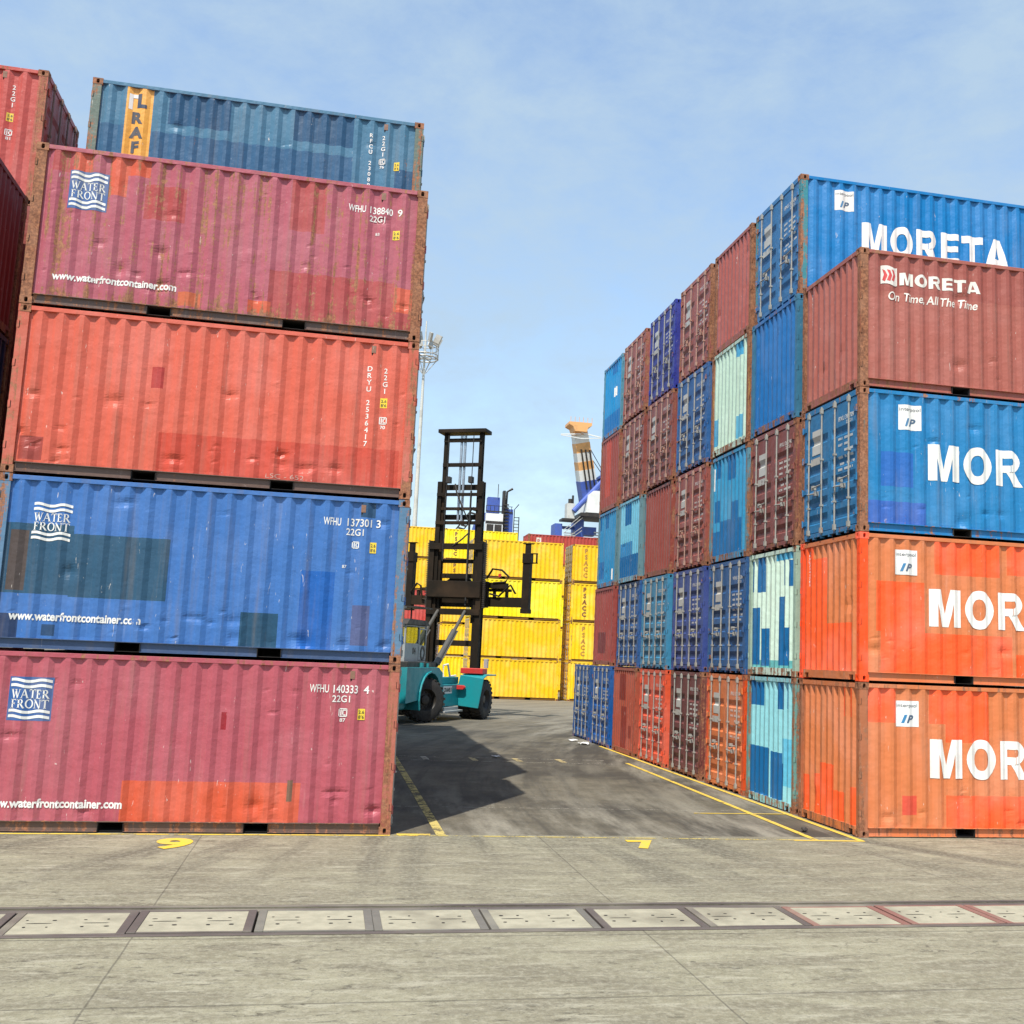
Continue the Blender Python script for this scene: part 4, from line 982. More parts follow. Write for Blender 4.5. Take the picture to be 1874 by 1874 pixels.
# sixth stack
rc(5, 0, srgb(174, 86, 66, .92), 'plain rust-red container end with darker bars', left='panel', rust=0.18, postrust=0.5, end_patches=[(1.06, 1.85, 1.59, 2.39, srgb(132, 52, 42, .9)), (0.95, 1.5, 0.17, 1.41, srgb(138, 52, 40, .9)), (0.35, 0.72, 0.49, 0.87, srgb(140, 56, 42, .9))])
rc(5, 1, srgb(48, 96, 156, .92), 'dull blue door container', rust=0.12, postrust=0.2, door_text=('GATU 019457', 1))
rc(5, 2, srgb(116, 194, 220, .9), 'pale blue container end with dark lower half', left='panel', rust=0.12, postrust=0.4, postcol=srgb(110, 150, 160, .85), end_patches=[(0.98, 1.70, 1.80, 2.47, DBL), (0.93, 2.2, 0.84, 1.26, srgb(54, 134, 186, .9)), (0.12, 2.30, 0.17, 0.84, DBL)])
rc(5, 3, srgb(144, 78, 70, .92), 'maroon door container with white signs', rust=0.18, postrust=0.5, rodcol=TANROD, door_text=('IPXU 310046', 1))
rc(5, 4, srgb(158, 88, 78, .92), 'faded maroon door container', rust=0.2, postrust=0.5, rodcol=TANROD, door_text=('IPXU 329340', 1))
# seventh and the low last stack
rc(6, 0, srgb(26, 92, 166, .9), 'saturated blue door container', rust=0.16, postrust=0.2, door_text=('FCIU 275380', 1))
rc(6, 1, srgb(160, 76, 70, .92), 'plain red-brown container end below blue one', left='panel', rust=0.16, postrust=0.4, end_patches=[(0.9, 1.9, 0.4, 1.1, srgb(120, 58, 60, .9))])
rc(6, 2, srgb(44, 140, 190, .9), 'sky blue container end with streaks', left='panel', rust=0.12, postrust=0.36, postcol=srgb(100, 140, 150, .85), end_patches=[(1.11, 1.47, 2.0, 2.49, DBL), (2.0, 2.25, 2.0, 2.49, DBL), (1.53, 2.2, 0.31, 0.9, srgb(30, 110, 170, .9)), (0.33, 0.5, 0.22, 0.58, WHITE)])
rc(6, 3, srgb(152, 74, 64, .92), 'plain maroon container end with brighter streak', left='panel', rust=0.16, postrust=0.59, end_patches=[(1.11, 1.75, 0.5, 2.49, srgb(186, 76, 60, .9))])
rc(6, 4, srgb(20, 142, 200, .9), 'clear sky blue container end with darker foot', left='panel', rust=0.05, postrust=0.3, postcol=srgb(90, 150, 170, .85), end_patches=[(0.12, 2.30, 0.17, 0.77, srgb(20, 112, 176, .9)), (0.70, 1.3, 2.12, 2.49, srgb(20, 112, 176, .9)), (0.70, 1.0, 1.30, 1.62, WHITE)])
rc(7, 0, srgb(28, 88, 152, .9), 'blue door container standing alone at the end', rust=0.16, postrust=0.25, door_text=('FCIU 248137', 1))

# ------------------------------------------------------------------ yellow stacks at the end of the alley
YL = [srgb(250, 198, 8, .92), srgb(252, 204, 6, .95), srgb(255, 226, 4, .98), srgb(250, 200, 14, .92), srgb(255, 214, 6, .96)]
GYC = 'yellow containers at the alley end'
BROWNT = srgb(120, 62, 20)
def yc(x0, y0, lv, color, look, where, mark=None, wear=None, left='door', **k):
    r = container((x0+L/2, y0+LY, lv*HH), color, '%s, %s, %s' % (look, ORDL[lv], where), GYC, left=left, right='panel', rust=k.pop('rust', 0.26), postrust=0.42, postcol=color, footcol=srgb(146, 100, 26, .8), railrust=0.34, rodcol=ZINC, placard=False, **k)
    if mark: vtext(r, mark, 'front', 0.93, 2.32, 0.30, 0.41, BROWNT if not wear else srgb(176, 120, 30), 0.05, mat=DECAL_WORN if wear else None)
    return r
XM, XE = 7.74, 14.44
yc(XM, 53.0, 0, YL[0], 'yellow container standing on the asphalt', 'yellow stack beside the mast', seed=101)
yc(XM, 53.0, 1, YL[0], 'deep yellow container', 'yellow stack beside the mast', seed=102)
yc(XM, 53.0, 2, YL[2], 'brightest lemon yellow container', 'yellow stack beside the mast', seed=103)
yc(XM, 53.0, 3, YL[3], 'orange-yellow container', 'yellow stack beside the mast', seed=104)
yc(XE, 53.0, 0, YL[1], 'yellow container half hidden by blue doors', 'yellow stack beside the right row', 'PSACC', seed=105)
yc(XE, 53.0, 1, YL[1], 'yellow container with worn vertical letters', 'yellow stack beside the right row', 'PSACC', True, seed=106)
yc(XE, 53.0, 2, YL[1], 'yellow container with clear brown PSACC letters', 'yellow stack beside the right row', 'PSACC', seed=107)
yc(XE, 53.0, 3, YL[0], 'yellow container with faint letters and grey doors', 'yellow stack beside the right row', 'PSACC', True, seed=108, endcol=srgb(168, 150, 110))
XB, XC, XD = 7.60, 0.73, 14.55
for lv in range(5):
    yc(XB, 71.0, lv, YL[(lv*2+4) % 5], 'yellow container seen through the mast' if lv < 4 else 'yellow PSACC container rising behind the mast', 'farther yellow stack behind the mast', 'PSACC' if lv in (3, 4) else None, seed=110+lv, endcol=srgb(150, 90, 40) if lv < 2 else None)  # brown endcol puts the shade of the lower left ends into the paint
for lv in range(5):
    if lv == 2:
        r = container((XC+L/2, 71.0+LY, lv*HH), srgb(196, 70, 60, .92), 'red container between yellow ones, third level of the stack behind the cab', 'containers at the alley end', rust=0.14, seed=122)
        vtext(r, '22G1', 'front', 5.45, 2.2, 0.10, 0.16)
    else: yc(XC, 71.0, lv, YL[(lv*3+1) % 5], 'yellow container left of the mast', 'farther yellow stack behind the cab', seed=120+lv)
for lv in range(4): yc(XD, 71.0, lv, YL[lv], 'yellow container mostly hidden', 'red-topped stack far behind', seed=130+lv)
r = container((XD+L/2, 71.0+LY, 4*HH), srgb(180, 64, 54, .92), 'red container with small white square, topmost of the stack far behind', 'containers at the alley end', rust=0.14, seed=135)
drape(poly_bm([rect(0.70, 1.12, 1.72, 2.30)]), 'placard', 'front', 0.004, DECAL, r, (0.78, 0.72, 0.62)); txt(r, 'P', 'front', 0.80, 1.82, 0.34, 0.04, srgb(170, 50, 44), width=0.2)
for x in (XD+L+0.6,):
    for lv in range(5): yc(x, 71.0, lv, YL[(lv+2) % 5] if lv < 4 else srgb(180, 64, 54, .92), 'container hidden behind the right row', 'last stack far behind on the right', seed=140+lv)

# ------------------------------------------------------------------ empty-container handler (lift truck)
HA = R(62-90)
lt = empty('container_handler', (3.92, 31.45, 0), HA)
tag(lt, 'teal container lift truck with tall black mast and empty spreader at the alley end', 'lift truck')
def part(name, mb, mat, parent=None, bevel=0.0, sm=False, label=None):
    me = mb.mesh(name, mat, bevel)
    if sm: smooth(me)
    o = link(name, me, parent or lt)
    if label: o['label'] = label
    return o
# local axes: x to the truck's right, y forward, z up
mb = MB(); mb.box(-0.75, 0.75, -6.2, 0.7, 0.62, 1.30); mb.box(-1.55, 0.95, -5.9, -2.9, 1.30, 1.62); mb.box(-1.5, -0.75, -3.0, -0.6, 0.6, 1.6)
chassis = part('chassis', mb, M_TEAL, bevel=0.03)
mb = MB(); mb.box(0.752, 1.18, -3.10, -0.60, 0.58, 1.50); mb.box(0.755, 1.02, -3.10, -0.60, 1.504, 1.80); part('tank_box', mb, M_TEAL, bevel=0.02)
mb = MB(); mb.box(1.183, 1.188, -2.72, -1.75, 1.12, 1.42); sg = part('sign_plate', mb, M_WHITE)
def flat_text(s, cap, bold, width):
    return text_bm(s, cap, bold, width=width)
bm = flat_text('CRANE II', 0.17, 0.05, 0.85)
for v in bm.verts: v.co = Vector((1.191, -2.66+v.co.x, 1.19+v.co.z))
me = bpy.data.meshes.new('lettering'); bm.to_mesh(me); bm.free(); me.materials.append(M_DARK); link('lettering', me, sg)
mb = MB(); mb.box(0.70, 1.42, -3.0, -0.95, 0.34, 0.42); mb.box(0.85, 1.30, -2.8, -1.2, 0.42, 0.56); part('step', mb, M_GREY, bevel=0.01)
# rear counterweight
mb = MB(); poly = [(-7.4, 0.75), (-6.8, 0.55), (-5.9, 0.55), (-5.9, 1.9), (-6.8, 2.0), (-7.4, 1.7)]
mb.prism(poly, lambda p: (-1.5, p[0], p[1]), lambda p: (0.9, p[0], p[1])); part('counterweight', mb, M_TEAL, bevel=0.06)
# rear fender arch over the steered wheel
mb = MB(); n = 12; yc0, zc0 = -4.30, 0.92
for xin, xout in ((0.55, 1.30),):
    for k in range(n):
        a0, a1 = R(200-k*220/n), R(200-(k+1)*220/n); r0, r1 = 1.07, 1.13
        q = [(yc0+r0*math.cos(a0), zc0+r0*math.sin(a0)), (yc0+r0*math.cos(a1), zc0+r0*math.sin(a1)), (yc0+r1*math.cos(a1), zc0+r1*math.sin(a1)), (yc0+r1*math.cos(a0), zc0+r1*math.sin(a0))]
        mb.prism(q, lambda p: (xin, p[0], p[1]), lambda p: (xout, p[0], p[1]))
poly = [(yc0-1.13*math.cos(R(a)), zc0+1.13*math.sin(R(a))) for a in range(0, 181, 15)]+[(yc0+1.35, zc0), (yc0+1.35, 1.98), (yc0+0.9, 2.20), (yc0-2.3, 2.20), (yc0-2.3, zc0-0.1)]
mb.prism(poly, lambda p: (0.96, p[0], p[1]), lambda p: (1.22, p[0], p[1])); part('fender', mb, M_TEAL)
def wheel(x, y, rz, r, w, name='wheel', dual=False):
    root = link(name, bpy.data.meshes.new(name), lt, loc=(x, y, r), rz=rz)
    mb = MB()
    for off in ((0, -w*1.12) if dual else (0,)):
        pr = [(r*0.50, -w/2), (r*0.80, -w/2-0.02), (r*0.93, -w/2+0.03), (r*0.965, -w/2+0.12), (r*0.975, 0), (r*0.965, w/2-0.12), (r*0.93, w/2-0.03), (r*0.80, w/2+0.02), (r*0.50, w/2)]
        mb.lathe(pr, 36, lambda a, b, h: (h+off, a, b))
        for k in range(24):
            a = 2*math.pi*k/24
            for s in (-1, 1):
                aa = a+(0.06 if s > 0 else 0); c, d = math.cos(aa), math.sin(aa)
                p = Vector((off+s*w*0.27, c*r*0.975, d*r*0.975)); q = Vector((0, -d, c))
                mb.bar(p-q*0.052, p+q*0.052, w*0.42, 0.05, up=(0, c, d))
    tyre = bpy.data.meshes.new('tyre'); t_ = mb.mesh('tyre', M_RUBBER); smooth(t_, 35)
    o = root; o.data = t_; 
    mb = MB(); mb.lathe([(0.001, w*0.30), (r*0.16, w*0.33), (r*0.20, w*0.30), (r*0.22, w*0.14), (r*0.42, w*0.10), (r*0.49, w*0.40), (r*0.52, w*0.46), (r*0.52, -w*0.46)], 28, lambda a, b, h: (h, a, b))
    for k in range(10):
        a = 2*math.pi*k/10; mb.tube([(w*0.10, r*0.33*math.cos(a), r*0.33*math.sin(a)), (w*0.19, r*0.33*math.cos(a), r*0.33*math.sin(a))], 0.03, 6)
    rim = smooth(mb.mesh('rim', M_DARK), 35); link('rim', rim, o)
    return o
wheel(0.98, -4.30, R(-34), 0.90, 0.52); wheel(-0.92, -4.30, R(-34), 0.90, 0.52)
wheel(1.88, 0.0, 0, 0.86, 0.50, dual=True); o = wheel(-1.88, 0.0, math.pi, 0.86, 0.50, dual=True)
mb = MB(); mb.box(-1.3, 1.3, -0.35, 0.35, 0.55, 1.20); part('front_axle', mb, M_TEAL, bevel=0.03)
# rear-facing mudguard of the front wheel, tilted plate
mb = MB(); mb.prism([(0.98, 0.60), (2.12, 0.50), (2.32, 1.78), (1.24, 1.90)], lambda p: (p[0], -0.98, p[1]), lambda p: (p[0], -0.93, p[1]))
mb.prism([(-0.98, 1.79), (-0.5, 1.95), (0.7, 1.95), (0.7, 1.89), (-0.5, 1.89), (-0.95, 1.73)], lambda p: (1.24, p[0], p[1]), lambda p: (2.30, p[0], p[1])); part('mudguard', mb, M_TEAL, bevel=0.01)
mb = MB(); mb.box(1.12, 2.15, -0.70, -0.10, 1.96, 2.20); part('battery_box', mb, M_RED, bevel=0.02)
mb = MB(); mb.prism([(0.40, 1.28), (0.50, 1.16), (1.02, 1.16), (1.10, 1.26), (1.02, 1.34), (0.52, 1.34)], lambda p: (p[0]+0.45, -1.20, p[1]+0.12), lambda p: (p[0]+0.45, -1.03, p[1]+0.12)); part('tail_light', mb, M_RED, bevel=0.01)
mb = MB(); mb.box(1.95, 2.13, -0.05, 0.08, 2.22, 2.62); part('work_lamp', mb, M_GREY, bevel=0.01)
# engine bay and cab
mb = MB(); mb.box(-0.95, 0.80, -5.6, -2.75, 1.63, 2.42); part('engine_bay', mb, M_DARK, bevel=0.03)
mb = MB(); mb.tube([(0.83, -4.35, 1.75), (0.83, -4.35, 2.38)], 0.10, 10); mb.tube([(0.83, -3.7, 1.75), (0.83, -3.7, 2.36)], 0.06, 10)
for k in range(5): mb.box(0.80, 0.86, -3.4+k*0.13, -3.32+k*0.13, 1.80, 2.20)
part('air_filter', mb, M_TEAL, sm=True)
CX0, CX1, CY0, CY1, CZ0, CZ1 = -1.10, 0.55, -5.45, -3.32, 2.40, 3.98
mb = MB(); t = 0.07
mb.box(CX0, CX1, CY0, CY1, CZ0, CZ0+0.06)
zb = 3.14
mb.box(CX0, CX0+0.04, CY0, CY1, CZ0+0.06, zb); mb.box(CX1-0.04, CX1, CY0, CY1-0.78, CZ0+0.06, zb); mb.box(CX0+0.04, CX1-0.04, CY0, CY0+0.04, CZ0+0.06, zb); mb.box(CX0+0.04, CX1-0.04, CY1-0.04, CY1, CZ0+0.06, zb-0.25)
for x in (CX0, CX1-t):
    for y in (CY0, CY1-0.80, CY1-t): mb.box(x, x+t, y, y+t, zb if y < CY1-t-0.01 else zb-0.25, CZ1-0.16)
mb.box(CX0, CX1, CY0, CY1, CZ1-0.16, CZ1-0.10)
cab = part('cab', mb, M_GREY, bevel=0.008)
mb = MB(); mb.prism([(CY0-0.10, CZ1-0.09), (CY1+0.14, CZ1-0.09), (CY1-0.15, CZ1+0.12), (CY0+0.2, CZ1+0.14)], lambda p: (CX0-0.08, p[0], p[1]), lambda p: (CX1+0.08, p[0], p[1])); part('roof', mb, M_DARK, cab, bevel=0.01)
mb = MB(); mb.tube([(0.1, -4.0, CZ1+0.12), (0.1, -4.0, CZ1+0.62)], 0.035, 8); mb.box(-0.7, 0.75, -4.9, -3.3, CZ1+0.60, CZ1+0.66); mb.tube([(-0.2, -4.3, CZ1+0.66), (-0.2, -4.3, CZ1+0.72)], 0.05); mb.lathe([(0.001, 0.34), (0.10, 0.30), (0.13, 0.18), (0.11, 0.05), (0.10, 0)], 12, lambda a, b, h: (-0.2+a, -4.3+b, CZ1+0.70+h)); part('sun_canopy', mb, M_DARK, cab)
mb = MB(); mb.box(CX1-0.05, CX1+0.006, CY1-0.735, CY1-0.06, CZ0+0.07, CZ1-0.2)
# door: lower sheet, upper frame
mb = MB(); mb.box(CX1-0.03, CX1+0.012, CY1-0.76, CY1-0.03, CZ0+0.08, 3.08)
for a, b in ((CY1-0.76, CY1-0.69), (CY1-0.10, CY1-0.03)): mb.box(CX1-0.03, CX1+0.012, a, b, 3.08, CZ1-0.20)
mb.box(CX1-0.03, CX1+0.012, CY1-0.69, CY1-0.10, CZ1-0.27, CZ1-0.20)
door = part('door', mb, M_GREY, cab, bevel=0.006)
mb = MB(); mb.lathe([(0.17, 0), (0.17, 0.02), (0.27, 0.02), (0.27, 0)], 24, lambda a, b, h: (CX1+0.013+h, CY1-0.38+a*0.85, 2.76+b*1.10)); part('door_gasket', mb, M_DARK, door)
mb = MB(); mb.box(CX1-0.012, CX1-0.006, CY1-0.69, CY1-0.10, 3.08, CZ1-0.27); part('door_window', mb, M_GLASS, door)
mb = MB(); mb.box(CX1-0.03, CX1-0.024, CY0+t, CY1-0.80, zb, CZ1-0.16); part('side_window', mb, M_GLASS, cab)
mb = MB(); mb.box(CX0+t, CX1-t, CY1-0.03, CY1-0.024, zb-0.25, CZ1-0.16); part('windscreen', mb, M_GLASS, cab)
mb = MB(); mb.box(CX0+t, CX1-t, CY0+0.02, CY0+0.026, zb, CZ1-0.16); part('rear_window', mb, M_GLASS, cab)
bm = flat_text('04', 0.26, 0.05, 0.34)
for v in bm.verts: v.co = Vector((CX1+0.004, -4.72+v.co.x, 2.72+v.co.z))
me = bpy.data.meshes.new('number'); bm.to_mesh(me); bm.free(); me.materials.append(M_DARK); link('number', me, cab)
mb = MB(); mb.box(-0.55, 0.05, -5.05, -4.5, 2.47, 2.82); mb.box(-0.55, 0.05, -5.15, -5.02, 2.78, 3.45); part('seat', mb, M_DARK, cab, bevel=0.04)
mb = MB(); mb.tube([(-0.25, -3.65, 2.47), (-0.25, -3.92, 3.10)], 0.05); mb.lathe([(0.20, 0.0), (0.225, 0.02), (0.20, 0.04), (0.175, 0.02), (0.20, 0.0)], 20, lambda a, b, h: (-0.25+a, -3.94+b*0.85+h*0.3, 3.10+h-b*0.4)); part('steering_wheel', mb, M_DARK, cab)
# handrail behind the cab steps
mb = MB(); mb.tube([(1.1, -2.62, 1.82), (1.1, -2.62, 2.30), (1.1, -2.15, 2.34), (1.1, -1.85, 1.82)], 0.045, 8); mb.tube([(1.06, -1.8, 1.83), (1.06, -1.08, 1.86)], 0.035, 8); part('handrail', mb, M_WHITE)
# mast
MY = 1.05; lean = 0.0
def upright(mb, x, w, d, z0, z1, y): mb.box(x-w/2, x+w/2, y-d/2, y-d/2+0.06, z0, z1); mb.box(x-w/2, x+w/2, y+d/2-0.06, y+d/2, z0, z1); s = 1 if x > 0 else -1; mb.box(x+s*(w/2-0.07)-0.0349, x+s*(w/2-0.07)+0.0349, y-d/2+0.06, y+d/2-0.06, z0, z1)
MAST = []
for (name, hw, w, d, z0, z1, y, bars) in (
    ('outer_mast', 1.20, 0.24, 0.46, 0.55, 7.95, MY, [(1.0, .3), (3.15, .26), (4.55, .28), (6.25, .22), (7.55, .28)]),
    ('middle_mast', 1.03, 0.22, 0.36, 1.2, 10.75, MY+0.06, [(5.3, .22), (6.95, .18), (8.72, .16), (8.98, .24), (10.05, .15), (10.38, .26)]),
    ('inner_mast', 0.88, 0.17, 0.28, 4.2, 13.05, MY+0.12, [(9.4, .14), (11.45, .18), (12.62, .18)])):
    mb = MB()
    for s in (-1, 1): upright(mb, s*hw, w, d, z0, z1, y)
    for i, (z, h) in enumerate(bars):
        yy = y-d/2-0.075 if (i % 2 == 0 or name == 'inner_mast') else y+d/2-0.10
        mb.box(-hw-w/2+0.02, hw+w/2-0.02, yy, yy+0.075, z, z+h)
    if name == 'inner_mast': mb.box(-1.18, 1.20, y-0.42, y+0.40, 13.05, 13.22)
    m = part(name, mb, M_MAST, bevel=0.006); MAST.append(m)
mb = MB()
for s in (-1, 1):
    x = s*1.40
    for k in range(34): mb.box(x-0.055, x+0.055, MY-0.12, MY+0.02, 4.9+k*0.088, 4.9+k*0.088+0.055)
    mb.box(x-0.02, x+0.02, MY-0.08, MY-0.02, 4.85, 8.0)
part('lift_chain', mb, M_DARK, MAST[0])
mb = MB()
for x in (-0.10, 0.08): mb.tube([(x, MY+0.05, 8.9), (x, MY+0.05, 12.95)], 0.065, 10)
part('lift_cylinder', mb, M_CHROME, MAST[2], sm=True)
mb = MB(); mb.tube([(0.55, MY-0.1, 5.0), (0.55, MY-0.1, 10.3)], 0.05, 8); mb.tube([(-0.2, MY-0.25, 10.6), (-0.05, MY-0.4, 10.2), (0.25, MY-0.35, 9.5), (0.60, MY-0.3, 8.8), (0.62, MY-0.28, 5.2)], 0.04, 6); mb.tube([(-0.15, MY-.3, 7.7), (0.3, MY-.35, 8.0), (0.65, MY-.3, 8.35)], 0.035, 6)
for s in (-1, 1): mb.tube([(s*0.62, MY-0.3, 12.9), (s*0.62, MY-0.3, 7.0)], 0.022, 6)
part('hose', mb, M_RUBBER, MAST[1], sm=True)
mb = MB()
for s in (-1, 1): mb.box(s*0.55-0.09, s*0.55+0.09, MY-0.35, MY-0.05, 10.66, 10.95)
part('chain_sheave', mb, M_DARK, MAST[1])
# tilt cylinders
for x in (-0.70, 0.62):
    mb = MB(); a = Vector((x, -2.35, 2.30)); b = Vector((x, MY-0.3, 4.72)); c = a.lerp(b, 0.62)
    mb.tube([a, c], 0.13, 12); mb.tube([c, b], 0.075, 10); mb.tube([a+Vector((0.17, 0, 0.0)), c+Vector((0.17, 0, 0))], 0.03, 6); part('tilt_cylinder', mb, M_CYL, sm=True)
# carriage and spreader
mb = MB(); mb.box(-1.42, 1.42, MY+0.32, MY+0.62, 4.95, 6.15); mb.box(-1.30, 1.30, MY-0.32, MY-0.24, 5.35, 6.10); mb.prism([(-0.6, 6.15), (0.6, 6.15), (0.35, 6.42), (0.0, 6.50), (-0.3, 6.40)], lambda p: (p[0], MY+0.34, p[1]), lambda p: (p[0], MY+0.52, p[1])); part('carriage', mb, M_MAST, bevel=0.01)
mb = MB(); SY = MY+0.85
mb.box(-2.60, 3.10, SY-0.18, SY+0.18, 5.02, 5.46); mb.box(-2.1, 2.4, SY-0.12, SY+0.12, 5.72, 5.84); mb.box(1.4, 2.2, SY-0.25, SY+0.2, 5.86, 6.12)
for x in (-2.2, -1.6, 1.6, 2.2): mb.box(x-0.05, x+0.05, SY-0.10, SY+0.10, 5.46, 5.72)
mb.tube([(1.25, SY-0.2, 6.3), (1.55, SY-0.25, 6.75), (2.0, SY-0.25, 6.7), (2.35, SY-0.25, 6.4), (2.2, SY-0.25, 6.15), (1.6, SY-0.25, 6.1)], 0.05, 6)
mb.tube([(-2.5, SY-0.22, 5.62), (-2.2, SY-0.25, 6.02), (-2.0, SY-0.25, 5.9), (-1.9, SY-0.25, 5.3), (-1.45, SY-0.25, 5.2)], 0.05, 6)
mb.tube([(2.7, SY-0.22, 5.62), (2.45, SY-0.25, 6.02), (2.2, SY-0.25, 5.8), (1.9, SY-0.25, 5.5), (1.45, SY-0.25, 5.6)], 0.05, 6)
spreader = part('spreader', mb, M_MAST, bevel=0.0)
for s in (-1, 1):
    mb = MB(); x = 3.15 if s > 0 else -2.65
    mb.box(x-0.17, x+0.17, SY-0.2, SY+0.2, 4.85, 7.20); mb.box(x-0.11, x+0.11, SY-0.12, SY+0.12, 7.20, 7.95); mb.box(x-0.24, x+0.24, SY-0.16, SY+0.16, 7.95, 7.98)
    mb.box(x-0.19, x+0.19, SY-0.24, SY+0.24, 7.05, 7.50); mb.box(x-0.20, x+0.20, SY-0.22, SY+0.22, 4.75, 4.95)
    for z in (7.05, 7.48): mb.box(x+0.0 if s > 0 else x-0.48, x+0.48 if s > 0 else x, SY-0.05, SY+0.05, z, z+0.05)
    mb.box(x+s*0.43-0.03, x+s*0.43+0.03, SY-0.05, SY+0.05, 7.05, 7.53)
    part('spreader_arm', mb, M_MAST, spreader, bevel=0.008)
mb = MB(); mb.box(1.86, 1.98, SY-0.32, SY-0.25, 6.38, 6.52); part('marker_lamp', mb, M_RED, spreader)

# driver
def skin_body(name, joints, edges, mat, parent=None, mw=None):
    me = bpy.data.meshes.new(name); me.from_pydata([j[0] for j in joints], edges, [])
    o = bpy.data.objects.new(name, me); COL.objects.link(o)
    sk = o.modifiers.new('skin', 'SKIN'); sk.use_smooth_shade = True
    for i, j in enumerate(joints): me.skin_vertices[0].data[i].radius = (j[1], j[2] if len(j) > 2 else j[1])
    me.skin_vertices[0].data[0].use_root = True
    ss = o.modifiers.new('sub', 'SUBSURF'); ss.levels = 2; ss.render_levels = 2
    bpy.context.view_layer.update()
    m2 = bpy.data.meshes.new_from_object(o.evaluated_get(bpy.context.evaluated_depsgraph_get()))
    bpy.data.objects.remove(o); m2.name = name; m2.materials.clear(); m2.materials.append(mat)
    for p in m2.polygons: p.use_smooth = True
    return m2
J = [((0, 0, 0.10), 0.16, 0.12), ((0, 0.02, 0.32), 0.15, 0.11), ((0, 0.03, 0.52), 0.17, 0.11), ((0, 0.05, 0.62), 0.06), ((0, 0.08, 0.71), 0.085, 0.10), ((0, 0.09, 0.80), 0.08, 0.095),
     ((0.19, 0.04, 0.55), 0.06), ((0.23, 0.16, 0.33), 0.045), ((0.14, 0.42, 0.40), 0.035), ((-0.19, 0.04, 0.55), 0.06), ((-0.23, 0.16, 0.33), 0.045), ((-0.14, 0.42, 0.40), 0.035),
     ((0.11, 0.30, 0.08), 0.085), ((0.12, 0.52, 0.06), 0.065), ((0.12, 0.58, -0.32), 0.045), ((0.12, 0.68, -0.36), 0.04), ((-0.11, 0.30, 0.08), 0.085), ((-0.12, 0.52, 0.06), 0.065), ((-0.12, 0.58, -0.32), 0.045), ((-0.12, 0.68, -0.36), 0.04)]
ED = [(0, 1), (1, 2), (2, 3), (3, 4), (4, 5), (2, 6), (6, 7), (7, 8), (2, 9), (9, 10), (10, 11), (0, 12), (12, 13), (13, 14), (14, 15), (0, 16), (16, 17), (17, 18), (18, 19)]
dm = skin_body('person', J, ED, M_CLOTH)
mw = Matrix.Translation((3.92, 31.45, 0)) @ Matrix.Rotation(HA, 4, 'Z')
drv = link('person', dm); drv.location = mw @ Vector((-0.25, -4.75, 2.80)); drv.rotation_euler = (0, 0, HA)
tag(drv, 'driver in dark clothes sitting at the wheel inside the lift truck cab', 'person')
mb = MB(); mb.lathe([(0.001, 0.10), (0.06, 0.085), (0.10, 0.04), (0.115, -0.02), (0.11, -0.06)], 16, lambda a, b, h: (a, 0.07+b*1.1, 0.825+h)); link('cap', smooth(mb.mesh('cap', M_DARK)), drv)

# ------------------------------------------------------------------ floodlight mast
fl = empty('floodlight_mast', (5.70, 80.0, 0)); tag(fl, 'tall pale floodlight mast rising beside the left front stack', 'light mast')
def fpart(name, mb, mat, parent=None, sm=False):
    me = mb.mesh(name, mat)
    if sm: smooth(me)
    return link(name, me, parent or fl)
mb = MB(); mb.tube([(0, 0, 0), (0, 0, 12), (0, 0, 24), (0, 0, 33.2)], [0.30, 0.22, 0.16, 0.06], 12); fpart('pole', mb, M_POLE, sm=True)
mb = MB(); ring = [(1.25*math.cos(2*math.pi*k/12), 1.25*math.sin(2*math.pi*k/12)) for k in range(12)]
for z, rr in ((29.6, 0.06), (29.9, 0.05), (30.5, 0.035), (30.95, 0.035)):
    for k in range(12): a, b = ring[k], ring[(k+1) % 12]; mb.tube([(a[0], a[1], z), (b[0], b[1], z)], rr, 6)
for k in range(12): mb.tube([(ring[k][0], ring[k][1], 29.6), (ring[k][0], ring[k][1], 30.95)], 0.03, 5)
for k in range(6):
    c, s = math.cos(k*math.pi/3), math.sin(k*math.pi/3); mb.tube([(c*0.15, s*0.15, 28.2), (c*1.2, s*1.2, 29.6)], 0.035, 5); mb.tube([(c*0.15, s*0.15, 29.65), (c*1.25, s*1.25, 29.65)], 0.05, 5)
fpart('platform', mb, M_ZINC)
for k in range(8):
    a = 2*math.pi*k/8+0.3; c, s = math.cos(a), math.sin(a); mb = MB()
    mb.bar((c*1.05, s*1.05, 31.0), (c*1.40, s*1.40, 31.75), 0.60, 0.20, up=(-s, c, 0)); mb.tube([(c*1.15, s*1.15, 30.9), (c*1.1, s*1.1, 31.2)], 0.05); fpart('floodlight', mb, M_ZINC)

# ------------------------------------------------------------------ harbour cranes beyond the stacks
def crane_parts(root):
    def f(name, mb, mat, parent=None): return link(name, mb.mesh(name, mat), parent or root)
    return f
cr = empty('harbour_crane', (34.5, 140, 0)); tag(cr, 'harbour crane with orange and white banded boom and white machine house', 'crane')
f = crane_parts(cr)
mb = MB(); segs = [M_BLUE, M_WHITE, M_ORANGE, M_WHITE, M_ORANGE, M_WHITE, M_ORANGE]
a, b = Vector((1.75, 0.6, 25.6)), Vector((-0.95, -1.6, 37.0)); zs_ = [25.6, 29.6, 31.2, 32.4, 33.7, 35.1, 36.3, 37.0]
for k in range(7):
    mb.cur = k; p, q = a.lerp(b, (zs_[k]-25.6)/11.4), a.lerp(b, (zs_[k+1]-25.6)/11.4); w = 2.6-0.09*k
    mb.bar(p, q, w, w, up=(0, 1, 0))
boom = link('boom', mb.mesh('boom', segs), cr)
